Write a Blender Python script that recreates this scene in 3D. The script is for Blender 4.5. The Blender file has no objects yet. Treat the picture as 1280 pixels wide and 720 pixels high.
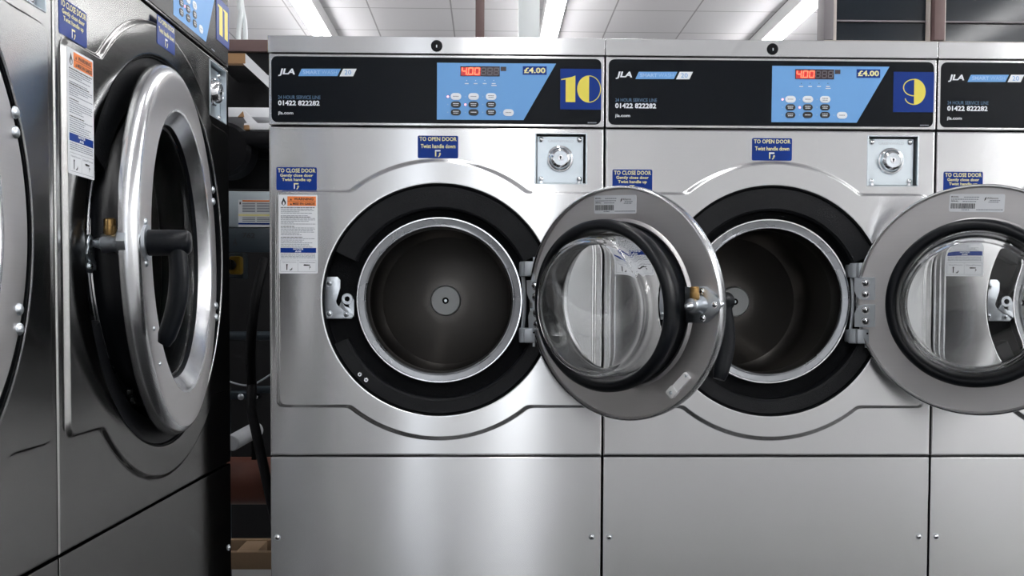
import bpy, bmesh, math, random
from mathutils import Vector, Matrix
random.seed(7)
sc = bpy.context.scene
COL = sc.collection
PI = math.pi
SZ = 0.62            # height of the seam between door panel and lower panel above the floor

# ------------------------------------------------------------------ camera
F_PX, PX0, PY0 = 1268.67, 640.0, 426.5
YAW, PITCH, ROLL = 0.0229, 0.0359, 0.0037
CAM = Vector((0.4325, -2.0089, 0.3013 + SZ))
def cam_axes():
    cy, sy = math.cos(YAW), math.sin(YAW)
    fwd = Vector((sy, cy, 0)); right = Vector((cy, -sy, 0)); up = Vector((0, 0, 1))
    f2 = fwd*math.cos(PITCH) - up*math.sin(PITCH)
    u2 = up*math.cos(PITCH) + fwd*math.sin(PITCH)
    r3 = right*math.cos(ROLL) + u2*math.sin(ROLL)
    u3 = u2*math.cos(ROLL) - right*math.sin(ROLL)
    return r3, u3, f2
RX, UX, FX = cam_axes()
cd = bpy.data.cameras.new('camera'); cam = bpy.data.objects.new('camera', cd); COL.objects.link(cam)
m = Matrix.Identity(4)
for i in range(3):
    m[i][0] = RX[i]; m[i][1] = UX[i]; m[i][2] = -FX[i]; m[i][3] = CAM[i]
cam.matrix_world = m
cd.sensor_fit = 'HORIZONTAL'; cd.sensor_width = 36.0
cd.lens = F_PX/1280*36.0; cd.shift_y = (PY0-360)/1280
cd.clip_start = 0.05; cd.clip_end = 100
sc.camera = cam
def at(u, v, Y=0.0):
    ray = FX + RX*((u-PX0)/F_PX) - UX*((v-PY0)/F_PX)
    t = (Y-CAM.y)/ray.y
    return CAM + ray*t
def L(u, v):          # a point of machine 10's face as (x, z over the seam)
    p = at(u, v, 0.0); return (p.x, p.z-SZ)

# ------------------------------------------------------------------ materials
def nmat(name):
    m = bpy.data.materials.new(name); m.use_nodes = True
    nt = m.node_tree; b = nt.nodes['Principled BSDF']; return m, nt, b
def pm(name, col, rough=0.5, metal=0.0, var=0.06, scale=14.0, bump=0.0, bscale=200.0, emit=None, estr=0.0, spec=None, coat=0.0, aniso=0.0):
    m, nt, b = nmat(name)
    b.inputs['Base Color'].default_value = (*col, 1); b.inputs['Metallic'].default_value = metal
    tc = nt.nodes.new('ShaderNodeTexCoord')
    n = nt.nodes.new('ShaderNodeTexNoise'); n.inputs['Scale'].default_value = scale; n.inputs['Detail'].default_value = 3
    nt.links.new(tc.outputs['Object'], n.inputs['Vector'])
    mr = nt.nodes.new('ShaderNodeMapRange'); mr.inputs[3].default_value = max(0.02, rough-var); mr.inputs[4].default_value = min(1, rough+var)
    nt.links.new(n.outputs['Fac'], mr.inputs[0]); nt.links.new(mr.outputs[0], b.inputs['Roughness'])
    if bump:
        n2 = nt.nodes.new('ShaderNodeTexNoise'); n2.inputs['Scale'].default_value = bscale
        nt.links.new(tc.outputs['Object'], n2.inputs['Vector'])
        bp = nt.nodes.new('ShaderNodeBump'); bp.inputs['Strength'].default_value = bump; bp.inputs['Distance'].default_value = 0.001
        nt.links.new(n2.outputs['Fac'], bp.inputs['Height']); nt.links.new(bp.outputs[0], b.inputs['Normal'])
    if emit:
        b.inputs['Emission Color'].default_value = (*emit, 1); b.inputs['Emission Strength'].default_value = estr
    if spec is not None: b.inputs['Specular IOR Level'].default_value = spec
    if coat: b.inputs['Coat Weight'].default_value = coat; b.inputs['Coat Roughness'].default_value = 0.05
    if aniso:
        b.inputs['Anisotropic'].default_value = aniso
        tv = nt.nodes.new('ShaderNodeCombineXYZ'); tv.inputs[2].default_value = 1.0
        nt.links.new(tv.outputs[0], b.inputs['Tangent'])
    return m
def steel(name, col, rough, aniso, wave=0.0, edge=1.0):
    """stainless sheet brushed along its width: grain streaks, slight oil-canning"""
    m, nt, b = nmat(name)
    b.inputs['Metallic'].default_value = 1.0; b.inputs['Specular Tint'].default_value = (edge, edge, edge, 1)
    tc = nt.nodes.new('ShaderNodeTexCoord')
    mp = nt.nodes.new('ShaderNodeMapping'); mp.inputs['Scale'].default_value = (3, 3, 900)
    nt.links.new(tc.outputs['Object'], mp.inputs['Vector'])
    g = nt.nodes.new('ShaderNodeTexNoise'); g.inputs['Scale'].default_value = 1.0; g.inputs['Detail'].default_value = 2
    nt.links.new(mp.outputs[0], g.inputs['Vector'])
    mr = nt.nodes.new('ShaderNodeMapRange'); mr.inputs[3].default_value = rough*0.85; mr.inputs[4].default_value = rough*1.15
    nt.links.new(g.outputs['Fac'], mr.inputs[0]); nt.links.new(mr.outputs[0], b.inputs['Roughness'])
    cr = nt.nodes.new('ShaderNodeMapRange'); cr.inputs[3].default_value = 0.94; cr.inputs[4].default_value = 1.05
    nt.links.new(g.outputs['Fac'], cr.inputs[0])
    vm = nt.nodes.new('ShaderNodeVectorMath'); vm.operation = 'SCALE'; vm.inputs[0].default_value = col
    nt.links.new(cr.outputs[0], vm.inputs['Scale']); nt.links.new(vm.outputs[0], b.inputs['Base Color'])
    if aniso:
        b.inputs['Anisotropic'].default_value = aniso
        tv = nt.nodes.new('ShaderNodeCombineXYZ'); tv.inputs[2].default_value = 1.0
        nt.links.new(tv.outputs[0], b.inputs['Tangent'])
    if wave:
        mp2 = nt.nodes.new('ShaderNodeMapping'); mp2.inputs['Scale'].default_value = (3.0, 3.0, 1.4)
        nt.links.new(tc.outputs['Object'], mp2.inputs['Vector'])
        w = nt.nodes.new('ShaderNodeTexNoise'); w.inputs['Scale'].default_value = 1.0; w.inputs['Detail'].default_value = 1
        nt.links.new(mp2.outputs[0], w.inputs['Vector'])
        bp = nt.nodes.new('ShaderNodeBump'); bp.inputs['Strength'].default_value = 1.0; bp.inputs['Distance'].default_value = wave
        nt.links.new(w.outputs['Fac'], bp.inputs['Height']); nt.links.new(bp.outputs[0], b.inputs['Normal'])
    return m
M = {}
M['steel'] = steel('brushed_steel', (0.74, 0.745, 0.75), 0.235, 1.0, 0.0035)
M['steel_shaded'] = steel('brushed_steel_shaded', (0.36, 0.36, 0.355), 0.165, 1.0, 0.003, 0.35)  # colour and edge tint darkened to imitate dark reflections on the left row
M['steel_door'] = steel('satin_door_steel', (0.66, 0.645, 0.645), 0.45, 0.3, 0.0)
M['steel_rim'] = steel('polished_rim_steel', (0.72, 0.73, 0.75), 0.24, 0.0, 0.0)
M['steel_bright'] = pm('bright_steel_edge', (0.85, 0.86, 0.88), 0.18, 1.0)
M['chrome'] = pm('chrome', (0.82, 0.83, 0.85), 0.08, 1.0, 0.03)
M['zinc'] = pm('zinc_plate', (0.62, 0.66, 0.70), 0.32, 1.0, 0.06, bump=0.15, bscale=90)
M['grey_cast'] = pm('grey_painted_casting', (0.42, 0.45, 0.48), 0.38, 0.35)
M['plate_blue'] = pm('coin_plate_metal', (0.60, 0.66, 0.70), 0.30, 0.9)
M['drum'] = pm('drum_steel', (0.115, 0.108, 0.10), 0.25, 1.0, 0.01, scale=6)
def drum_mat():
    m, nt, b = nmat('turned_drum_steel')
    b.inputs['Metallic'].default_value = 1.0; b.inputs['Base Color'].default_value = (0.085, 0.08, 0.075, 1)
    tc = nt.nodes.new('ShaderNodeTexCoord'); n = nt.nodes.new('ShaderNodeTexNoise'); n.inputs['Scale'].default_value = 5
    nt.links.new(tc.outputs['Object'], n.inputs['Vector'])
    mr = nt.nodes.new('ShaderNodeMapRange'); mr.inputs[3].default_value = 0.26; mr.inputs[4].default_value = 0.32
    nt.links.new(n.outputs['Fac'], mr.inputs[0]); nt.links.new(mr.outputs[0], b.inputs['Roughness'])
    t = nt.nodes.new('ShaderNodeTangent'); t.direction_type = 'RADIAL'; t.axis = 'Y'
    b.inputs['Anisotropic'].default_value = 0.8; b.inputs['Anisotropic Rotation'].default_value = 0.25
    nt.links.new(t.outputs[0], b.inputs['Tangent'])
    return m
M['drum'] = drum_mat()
M['mat'] = pm('added_shade_matting', (0.012, 0.012, 0.013), 0.75, bump=0.4, bscale=80, spec=0.15)  # for the unseen mat added to darken reflections
M['hub'] = pm('hub_grey', (0.50, 0.52, 0.52), 0.45, 0.3, 0.02)
M['black_rubber'] = pm('black_rubber', (0.005, 0.006, 0.008), 0.32, 0.0, 0.04, spec=0.25)
M['black_foam'] = pm('black_textured_plastic', (0.0025, 0.003, 0.004), 0.62, 0.0, 0.08, bump=0.6, bscale=500, spec=0.10)
M['black_plastic'] = pm('black_plastic', (0.004, 0.005, 0.007), 0.34, spec=0.16)
M['foam_pad'] = pm('black_foam_pad', (0.0045, 0.0052, 0.0065), 0.55, 0.0, 0.06, bump=0.6, bscale=500, spec=0.22)
M['frame_grey'] = pm('grey_brown_frame', (0.17, 0.155, 0.165), 0.5)
M['overlay'] = pm('black_control_overlay', (0.003, 0.0045, 0.007), 0.24, 0.0, 0.04, spec=0.12)
M['dark_cab'] = pm('dark_cabinet_side', (0.055, 0.058, 0.062), 0.5, 0.6)
M['blue_key'] = pm('keypad_blue', (0.17, 0.39, 0.74), 0.4, spec=0.2)
M['print_white'] = pm('printed_white', (0.85, 0.88, 0.92), 0.4)
M['print_grey'] = pm('printed_grey', (0.22, 0.24, 0.28), 0.5)
M['print_blue'] = pm('printed_light_blue', (0.10, 0.17, 0.27), 0.4, spec=0.1)
M['logo_blue'] = pm('logo_blue', (0.17, 0.38, 0.72), 0.4, spec=0.2)
M['logo_text'] = pm('logo_pale_blue', (0.38, 0.58, 0.86), 0.35)
M['navy'] = pm('sticker_navy', (0.003, 0.030, 0.21), 0.36, spec=0.15)
M['yellow'] = pm('sticker_yellow', (0.80, 0.68, 0.08), 0.35)
M['pale_yellow'] = pm('lettering_pale_yellow', (0.86, 0.80, 0.38), 0.35)
M['orange'] = pm('warning_orange', (0.86, 0.24, 0.06), 0.4)
M['paper'] = pm('label_white', (0.80, 0.82, 0.85), 0.38)
M['ink'] = pm('ink_black', (0.012, 0.012, 0.014), 0.4)
M['display'] = pm('display_window', (0.035, 0.02, 0.025), 0.15)
M['segment_off'] = pm('segment_unlit', (0.11, 0.095, 0.11), 0.3)
M['segment_on'] = pm('segment_lit', (0.9, 0.1, 0.05), 0.4, emit=(1.0, 0.10, 0.05), estr=3.2)
M['led_red'] = pm('led_lit', (0.9, 0.3, 0.3), 0.4, emit=(1.0, 0.32, 0.34), estr=2.2)
M['display_glow'] = pm('display_lit_window', (0.25, 0.02, 0.02), 0.3, emit=(1.0, 0.04, 0.03), estr=0.28)
M['led_off'] = pm('led_unlit', (0.35, 0.50, 0.72), 0.4)
M['brass'] = pm('brass', (0.42, 0.26, 0.10), 0.32, 0.9)
M['white_plastic'] = pm('white_plastic', (0.88, 0.88, 0.88), 0.4)
M['dark_gap'] = pm('dark_gap', (0.003, 0.003, 0.0035), 0.6, spec=0.15)
M['black_matt'] = pm('black_matt_casing', (0.003, 0.003, 0.004), 0.5, spec=0.12)
M['brown_paint'] = pm('brown_painted_timber', (0.135, 0.085, 0.082), 0.5, bump=0.2, bscale=60)
M['cream'] = pm('cream_trim', (0.55, 0.50, 0.46), 0.5)
M['chip'] = pm('chipboard', (0.30, 0.17, 0.08), 0.8, bump=0.6, bscale=300)
M['laminate'] = pm('white_laminate', (0.78, 0.79, 0.82), 0.4)
M['pallet'] = pm('pallet_timber', (0.30, 0.20, 0.12), 0.8, bump=0.5, bscale=80)
M['pipe_brown'] = pm('brown_drain_pipe', (0.13, 0.045, 0.03), 0.4)
M['pipe_white'] = pm('white_pipe', (0.55, 0.57, 0.60), 0.45)
M['pale_post'] = pm('pale_post', (0.90, 0.95, 0.96), 0.4)
M['floor'] = pm('floor_tiles', (0.32, 0.32, 0.32), 0.4, bump=0.1, bscale=30)
M['wall'] = pm('painted_wall', (0.82, 0.82, 0.82), 0.7, bump=0.1, bscale=120)
M['wall_dark'] = pm('dark_partition', (0.010, 0.010, 0.011), 0.8, spec=0.2)  # near-black stands in for the shade in the service gap
M['fixture'] = pm('fixture_white', (0.8, 0.8, 0.8), 0.4)
M['tube'] = pm('fluorescent_tube', (1, 1, 1), 0.4, emit=(1.0, 1.0, 1.0), estr=31.0)
M['dark_glass'] = pm('dark_glass', (0.010, 0.014, 0.019), 0.12, 0.0, 0.05, scale=3, spec=0.25)
M['yellow_sw'] = pm('yellow_isolator', (0.20, 0.12, 0.01), 0.5, spec=0.2)
M['blue_steel'] = pm('blue_grey_steel', (0.022, 0.034, 0.045), 0.5, 0.2)
M['grey_box'] = pm('grey_housing', (0.42, 0.48, 0.52), 0.4, 0.3)

def glass_mat():
    m, nt, b = nmat('clear_glass')
    b.inputs['Base Color'].default_value = (0.97, 0.98, 0.98, 1)
    b.inputs['Transmission Weight'].default_value = 1.0; b.inputs['IOR'].default_value = 1.48
    n = nt.nodes.new('ShaderNodeTexNoise'); n.inputs['Scale'].default_value = 5
    mr = nt.nodes.new('ShaderNodeMapRange'); mr.inputs[3].default_value = 0.0; mr.inputs[4].default_value = 0.02
    nt.links.new(n.outputs['Fac'], mr.inputs[0]); nt.links.new(mr.outputs[0], b.inputs['Roughness'])
    return m
M['glass'] = glass_mat()
M['rim_grey'] = pm('rim_metal', (0.30, 0.31, 0.325), 0.28, 1.0, 0.05)
def ceiling_mat():
    m, nt, b = nmat('ceiling_tiles')
    b.inputs['Roughness'].default_value = 0.8
    tc = nt.nodes.new('ShaderNodeTexCoord')
    br = nt.nodes.new('ShaderNodeTexBrick'); br.offset = 0.0; br.squash = 1.0
    br.inputs['Scale'].default_value = 1.0; br.inputs['Mortar Size'].default_value = 0.006
    br.inputs['Brick Width'].default_value = 0.6; br.inputs['Row Height'].default_value = 0.6
    br.inputs['Color1'].default_value = (0.74, 0.72, 0.74, 1); br.inputs['Color2'].default_value = (0.70, 0.69, 0.71, 1)
    br.inputs['Mortar'].default_value = (0.36, 0.35, 0.36, 1)
    nt.links.new(tc.outputs['Object'], br.inputs['Vector'])
    nt.links.new(br.outputs['Color'], b.inputs['Base Color'])
    n = nt.nodes.new('ShaderNodeTexNoise'); n.inputs['Scale'].default_value = 90
    nt.links.new(tc.outputs['Object'], n.inputs['Vector'])
    bp = nt.nodes.new('ShaderNodeBump'); bp.inputs['Strength'].default_value = 0.3; bp.inputs['Distance'].default_value = 0.002
    nt.links.new(n.outputs['Fac'], bp.inputs['Height']); nt.links.new(bp.outputs[0], b.inputs['Normal'])
    return m
M['ceiling'] = ceiling_mat()

# ------------------------------------------------------------------ mesh builder
_text_cache = {}
def text_geo(s, bold):
    k = (s, bold)
    if k not in _text_cache:
        cu = bpy.data.curves.new('tmp_text', 'FONT'); cu.body = s; cu.resolution_u = 2; cu.offset = bold
        ob = bpy.data.objects.new('tmp_text', cu); COL.objects.link(ob)
        dg = bpy.context.evaluated_depsgraph_get(); dg.update()
        me = bpy.data.meshes.new_from_object(ob.evaluated_get(dg))
        vs = [(v.co.x, v.co.y) for v in me.vertices]; fs = [tuple(p.vertices) for p in me.polygons]
        bpy.data.objects.remove(ob); bpy.data.curves.remove(cu); bpy.data.meshes.remove(me)
        _text_cache[k] = (vs, fs)
    return _text_cache[k]
class MB:
    """collects shapes and links them as ONE mesh object"""
    def __init__(s): s.bm = bmesh.new(); s.mats = []
    def mi(s, name):
        if name not in s.mats: s.mats.append(name)
        return s.mats.index(name)
    def faces(s, vs, fs, mat, X=None):
        i = s.mi(mat)
        bv = [s.bm.verts.new((X @ Vector(v)) if X else v) for v in vs]
        for f in fs:
            try: fc = s.bm.faces.new([bv[k] for k in f]); fc.material_index = i
            except ValueError: pass
    def box(s, x0, x1, y0, y1, z0, z1, mat, bev=0.0, X=None, seg=2):
        t = bmesh.new(); bmesh.ops.create_cube(t, size=1)
        for v in t.verts: v.co = Vector(((x0+x1)/2+v.co.x*(x1-x0), (y0+y1)/2+v.co.y*(y1-y0), (z0+z1)/2+v.co.z*(z1-z0)))
        if bev: bmesh.ops.bevel(t, geom=list(t.edges), offset=bev, segments=seg, profile=0.5, affect='EDGES')
        s.merge(t, mat, X)
    def merge(s, t, mat, X=None):
        t.verts.ensure_lookup_table(); t.verts.index_update()
        s.faces([v.co.copy() for v in t.verts], [[v.index for v in f.verts] for f in t.faces], mat, X); t.free()
    def poly(s, pts, y0, y1, mat, X=None, bev=0.0):
        """outline in x,z extruded from y0 (front) to y1"""
        n = len(pts)
        area = sum(pts[i][0]*pts[(i+1) % n][1]-pts[(i+1) % n][0]*pts[i][1] for i in range(n))
        if area < 0: pts = pts[::-1]
        vs = [(x, y0, z) for x, z in pts]
        fs = [list(range(n))]
        if y1 is not None:
            vs += [(x, y1, z) for x, z in pts]
            fs.append(list(range(2*n-1, n-1, -1)))
            for i in range(n): j = (i+1) % n; fs.append([i, n+i, n+j, j])
        if bev:
            t = bmesh.new(); bv = [t.verts.new(v) for v in vs]
            for f in fs: t.faces.new([bv[k] for k in f])
            es = [e for e in t.edges if abs(e.verts[0].co.y-y0) < 1e-7 and abs(e.verts[1].co.y-y0) < 1e-7]
            bmesh.ops.bevel(t, geom=es, offset=bev, segments=2, profile=0.5, affect='EDGES')
            s.merge(t, mat, X)
        else: s.faces(vs, fs, mat, X)
    def lathe(s, prof, mat, X=None, n=96, closed=False, a0=0.0, a1=2*PI):
        """profile (r, y) spun about the y axis; mat may be a list, one per band"""
        full = abs(a1-a0-2*PI) < 1e-6
        cnt = n if full else n+1
        m_ = len(prof)
        vs = []
        for k in range(cnt):
            a = a0+(a1-a0)*k/n
            for r, y in prof: vs.append((r*math.cos(a), y, r*math.sin(a)))
        bv = [s.bm.verts.new((X @ Vector(v)) if X else v) for v in vs]
        bands = m_ if closed else m_-1
        for k in range(n if full else n):
            k2 = (k+1) % cnt
            for b in range(bands):
                c = (b+1) % m_
                q = [bv[k*m_+b], bv[k2*m_+b], bv[k2*m_+c], bv[k*m_+c]]
                qq = []
                for v in q:
                    if not any((v.co-w.co).length < 1e-9 for w in qq): qq.append(v)
                if len(qq) < 3: continue
                try:
                    f = s.bm.faces.new(qq); f.material_index = s.mi(mat[b] if isinstance(mat, (list, tuple)) else mat)
                except ValueError: pass
        if not full and closed:
            for k in (0, cnt-1):
                try: f = s.bm.faces.new([bv[k*m_+b] for b in range(m_)]); f.material_index = s.mi(mat if isinstance(mat, str) else mat[0])
                except ValueError: pass
    def cyl(s, c, r, y0, y1, mat, n=24, bev=0.0, X=None):
        """solid disc/cylinder along y at c=(x,z)"""
        T = Matrix.Translation((c[0], 0, c[1])); T = X @ T if X else T
        d = 1 if y1 > y0 else -1
        p = [(0, y0), (r-bev, y0), (r, y0+d*bev), (r, y1), (0, y1)] if bev else [(0, y0), (r, y0), (r, y1), (0, y1)]
        s.lathe(p, mat, T, n)
    def dome(s, c, r, y, h, mat, n=16, X=None):
        T = Matrix.Translation((c[0], 0, c[1])); T = X @ T if X else T
        s.lathe([(r*math.cos(a), y-h*math.sin(a)) for a in [i*PI/2/5 for i in range(6)]], mat, T, n)
    def tube(s, pts, r, mat, n=12, X=None, caps=True):
        P = [Vector(p) for p in pts]; rs = r if isinstance(r, (list, tuple)) else [r]*len(P)
        rings = []; prev = None
        for i, p in enumerate(P):
            d = (P[min(i+1, len(P)-1)]-P[max(i-1, 0)]).normalized()
            if prev is None: a = d.orthogonal().normalized()
            else: a = (prev-d*prev.dot(d)).normalized()
            prev = a; b = d.cross(a)
            rr = rs[i]; ra, rb = rr if isinstance(rr, (tuple, list)) else (rr, rr)
            ring = []
            for k in range(n):
                t = 2*PI*k/n; v = p+a*math.cos(t)*ra+b*math.sin(t)*rb
                ring.append(s.bm.verts.new((X @ v) if X else v))
            rings.append(ring)
        i_ = s.mi(mat)
        for i in range(len(rings)-1):
            for k in range(n):
                k2 = (k+1) % n
                f = s.bm.faces.new([rings[i][k], rings[i][k2], rings[i+1][k2], rings[i+1][k]]); f.material_index = i_
        if caps:
            for r_ in (rings[0][::-1], rings[-1]):
                f = s.bm.faces.new(r_); f.material_index = i_
    def text(s, body, x0, x1, z0, z1, y, mat, bold=0.0, shear=0.0, X=None):
        vs, fs = text_geo(body, bold)
        if not vs: return
        ax = min(v[0] for v in vs); bx = max(v[0] for v in vs); az = min(v[1] for v in vs); bz = max(v[1] for v in vs)
        out = []
        for vx, vz in vs:
            fx = (vx-ax)/(bx-ax); fz = (vz-az)/(bz-az)
            out.append((x0+fx*(x1-x0)+shear*(fz*(z1-z0)), y, z0+fz*(z1-z0)))
        s.faces(out, fs, mat, X)
    def build(s, name, parent=None, loc=None, rot=None, sharp=32, recalc=True, smooth=True):
        if recalc: bmesh.ops.recalc_face_normals(s.bm, faces=s.bm.faces)
        me = bpy.data.meshes.new(name); s.bm.to_mesh(me); s.bm.free()
        for k in s.mats: me.materials.append(M[k])
        if smooth:
            me.polygons.foreach_set('use_smooth', [True]*len(me.polygons))
            me.set_sharp_from_angle(angle=math.radians(sharp))
        o = bpy.data.objects.new(name, me); COL.objects.link(o)
        if smooth and name in ('lower_panel', 'control_housing', 'lid', 'front_panel', 'coin_plate', 'coin_surround', 'cabinet'):
            wn = o.modifiers.new('weighted_normals', 'WEIGHTED_NORMAL'); wn.keep_sharp = True; wn.weight = 100; wn.mode = 'FACE_AREA'
        if parent: o.parent = parent
        if loc: o.location = loc
        if rot: o.rotation_euler = rot
        return o
def tag(o, label=None, cat=None, group=None, kind=None):
    if label: o['label'] = label
    if cat: o['category'] = cat
    if group: o['group'] = group
    if kind: o['kind'] = kind
    return o
def empty(name, loc, rz=0.0):
    o = bpy.data.objects.new(name, None); COL.objects.link(o); o.location = loc; o.rotation_euler = (0, 0, rz)
    o.empty_display_size = 0.05; return o
def face_down(o): return o

def rrect(x0, x1, z0, z1, r, n=5):
    pts = []
    for cx, cz, a in ((x1-r, z1-r, 0), (x0+r, z1-r, PI/2), (x0+r, z0+r, PI), (x1-r, z0+r, 1.5*PI)):
        for k in range(n+1):
            t = a+PI/2*k/n; pts.append((cx+r*math.cos(t), cz+r*math.sin(t)))
    return pts

# ------------------------------------------------------------------ washing machine
BASE = 0.52            # base of the machine below its seam
SMALL = dict(W=0.657, H=0.650, top=0.174, lid=0.0335, cx=0.333, cz=0.310, Rb=0.2288, Re=0.274, oz0=0.100, oz1=0.522, ox0=0.0165, depth=0.72,
             R=0.2177, rw=0.140, rg=0.1555, rg_in=0.134, rgl=0.129, rim=0.1655, coin=(0.5209, 0.6237, 0.5392, 0.6394),
             open=(0.2907, 0.5884), close=(0.0144, 0.5244), warn=(0.0193, 0.3611), kdx=0.0, kdz=0.0, ndx=0.0, scr=-0.162, lidx=0.328, metal='steel', big=False, hub=0.298, rh=0.176)
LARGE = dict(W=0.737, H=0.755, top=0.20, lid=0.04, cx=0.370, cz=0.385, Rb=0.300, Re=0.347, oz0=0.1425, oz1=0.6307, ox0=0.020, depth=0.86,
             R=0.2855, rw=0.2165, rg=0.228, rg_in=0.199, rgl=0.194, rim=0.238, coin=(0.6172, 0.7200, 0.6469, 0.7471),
             open=(0.3340, 0.7025), close=(0.0140, 0.6338), warn=(0.0225, 0.4664), kdx=0.094, kdz=0.1065, ndx=0.0848, scr=-0.162, lidx=0.368, metal='steel_shaded', big=True, hub=0.38, rh=0.251)

def outline_r(S, a):
    """distance from the centre to the pressed outline: a wide band united with a circle"""
    c, s_ = math.cos(a), math.sin(a)
    x0, x1 = S['ox0']-S['cx'], (S['W']-S['ox0'])-S['cx']
    z0, z1 = S['oz0']-S['cz'], S['oz1']-S['cz']
    rr = 1e9
    if c > 1e-9: rr = min(rr, x1/c)
    if c < -1e-9: rr = min(rr, x0/c)
    if s_ > 1e-9: rr = min(rr, z1/s_)
    if s_ < -1e-9: rr = min(rr, z0/s_)
    # soften the band's corners
    return max(rr, S['Re'])
def rect_r(S, a, e):
    c, s_ = math.cos(a), math.sin(a); rr = 1e9
    if c > 1e-9: rr = min(rr, (S['W']-e-S['cx'])/c)
    if c < -1e-9: rr = min(rr, (e-S['cx'])/c)
    if s_ > 1e-9: rr = min(rr, (S['H']-0.0015-e-S['cz'])/s_)
    if s_ < -1e-9: rr = min(rr, (0.0015+e-S['cz'])/s_)
    return rr
def front_panel(S, root):
    b = MB()
    angs = [2*PI*k/288 for k in range(288)]
    for e in (0, 0.003):
        for X in (e, S['W']-e):
            for Z in (e+0.0015, S['H']-0.0015-e):
                angs.append(math.atan2(Z-S['cz'], X-S['cx']) % (2*PI))
    angs = sorted(set(round(a, 6) for a in angs))
    D = 0.0055; BW = 0.0085
    # pre-smooth the outline a little so that its corners are rounded
    def ro(a):
        return sum(outline_r(S, a+k*0.012)*w for k, w in ((-2, 1), (-1, 2), (0, 3), (1, 2), (2, 1)))/9
    rings = []
    for a in angs:
        o = min(ro(a), rect_r(S, a, 0.008)-BW*0.5)
        row = [(S['Rb'], 0.034), (S['Rb'], -D+0.002), (S['Rb']+0.0006, -D+0.0004), (S['Rb']+0.002, -D), (S['Rb']+0.0035, -D), (o-BW*0.5-0.0012, -D)]
        for k in range(7):
            t = k/6; s_ = t*t*(3-2*t); row.append((o-BW*0.5+BW*t, -D*(1-s_)))
        row += [(o+BW*0.5+0.0012, 0.0), (rect_r(S, a, 0.0042), 0.0), (rect_r(S, a, 0.003), 0.0), (rect_r(S, a, 0.001), 0.0009), (rect_r(S, a, 0.0), 0.003), (rect_r(S, a, 0.0), 0.018)]
        rings.append([(S['cx']+r*math.cos(a), y, S['cz']+r*math.sin(a)) for r, y in row])
    n = len(rings); m_ = len(rings[0])
    vs = [v for r in rings for v in r]; fs = []
    for i in range(n):
        j = (i+1) % n
        for k in range(m_-1): fs.append([i*m_+k, i*m_+k+1, j*m_+k+1, j*m_+k])
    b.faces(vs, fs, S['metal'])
    # opening for the coin unit
    x0, x1, z0, z1 = S['coin']
    for co, no in (((x0, 0, 0), (1, 0, 0)), ((x1, 0, 0), (1, 0, 0)), ((0, 0, z0), (0, 0, 1)), ((0, 0, z1), (0, 0, 1))):
        bmesh.ops.bisect_plane(b.bm, geom=list(b.bm.verts)+list(b.bm.edges)+list(b.bm.faces), plane_co=co, plane_no=no, dist=1e-6)
    dead = []
    for f in b.bm.faces:
        c = f.calc_center_median()
        if x0 < c.x < x1 and z0 < c.z < z1: dead.append(f)
    bmesh.ops.delete(b.bm, geom=dead, context='FACES')
    return b.build('front_panel', root, (0, 0, BASE), sharp=50)

def seg_digit(b, x, z, w, h, segs, mat, y, sl=0.08):
    t = w*0.2
    def q(x0, x1, z0, z1):
        b.poly([(x+x0+sl*z0, z+z0), (x+x1+sl*z0, z+z0), (x+x1+sl*z1, z+z1), (x+x0+sl*z1, z+z1)], y, None, mat)
    g = w*0.05; H2 = h/2
    if 'a' in segs: q(t, w-t, h-t, h)
    if 'g' in segs: q(t, w-t, H2-t/2, H2+t/2)
    if 'd' in segs: q(t, w-t, 0, t)
    if 'f' in segs: q(0, t, H2+g, h-g)
    if 'b' in segs: q(w-t, w, H2+g, h-g)
    if 'e' in segs: q(0, t, g, H2-g)
    if 'c' in segs: q(w-t, w, g, H2-g)

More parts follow.
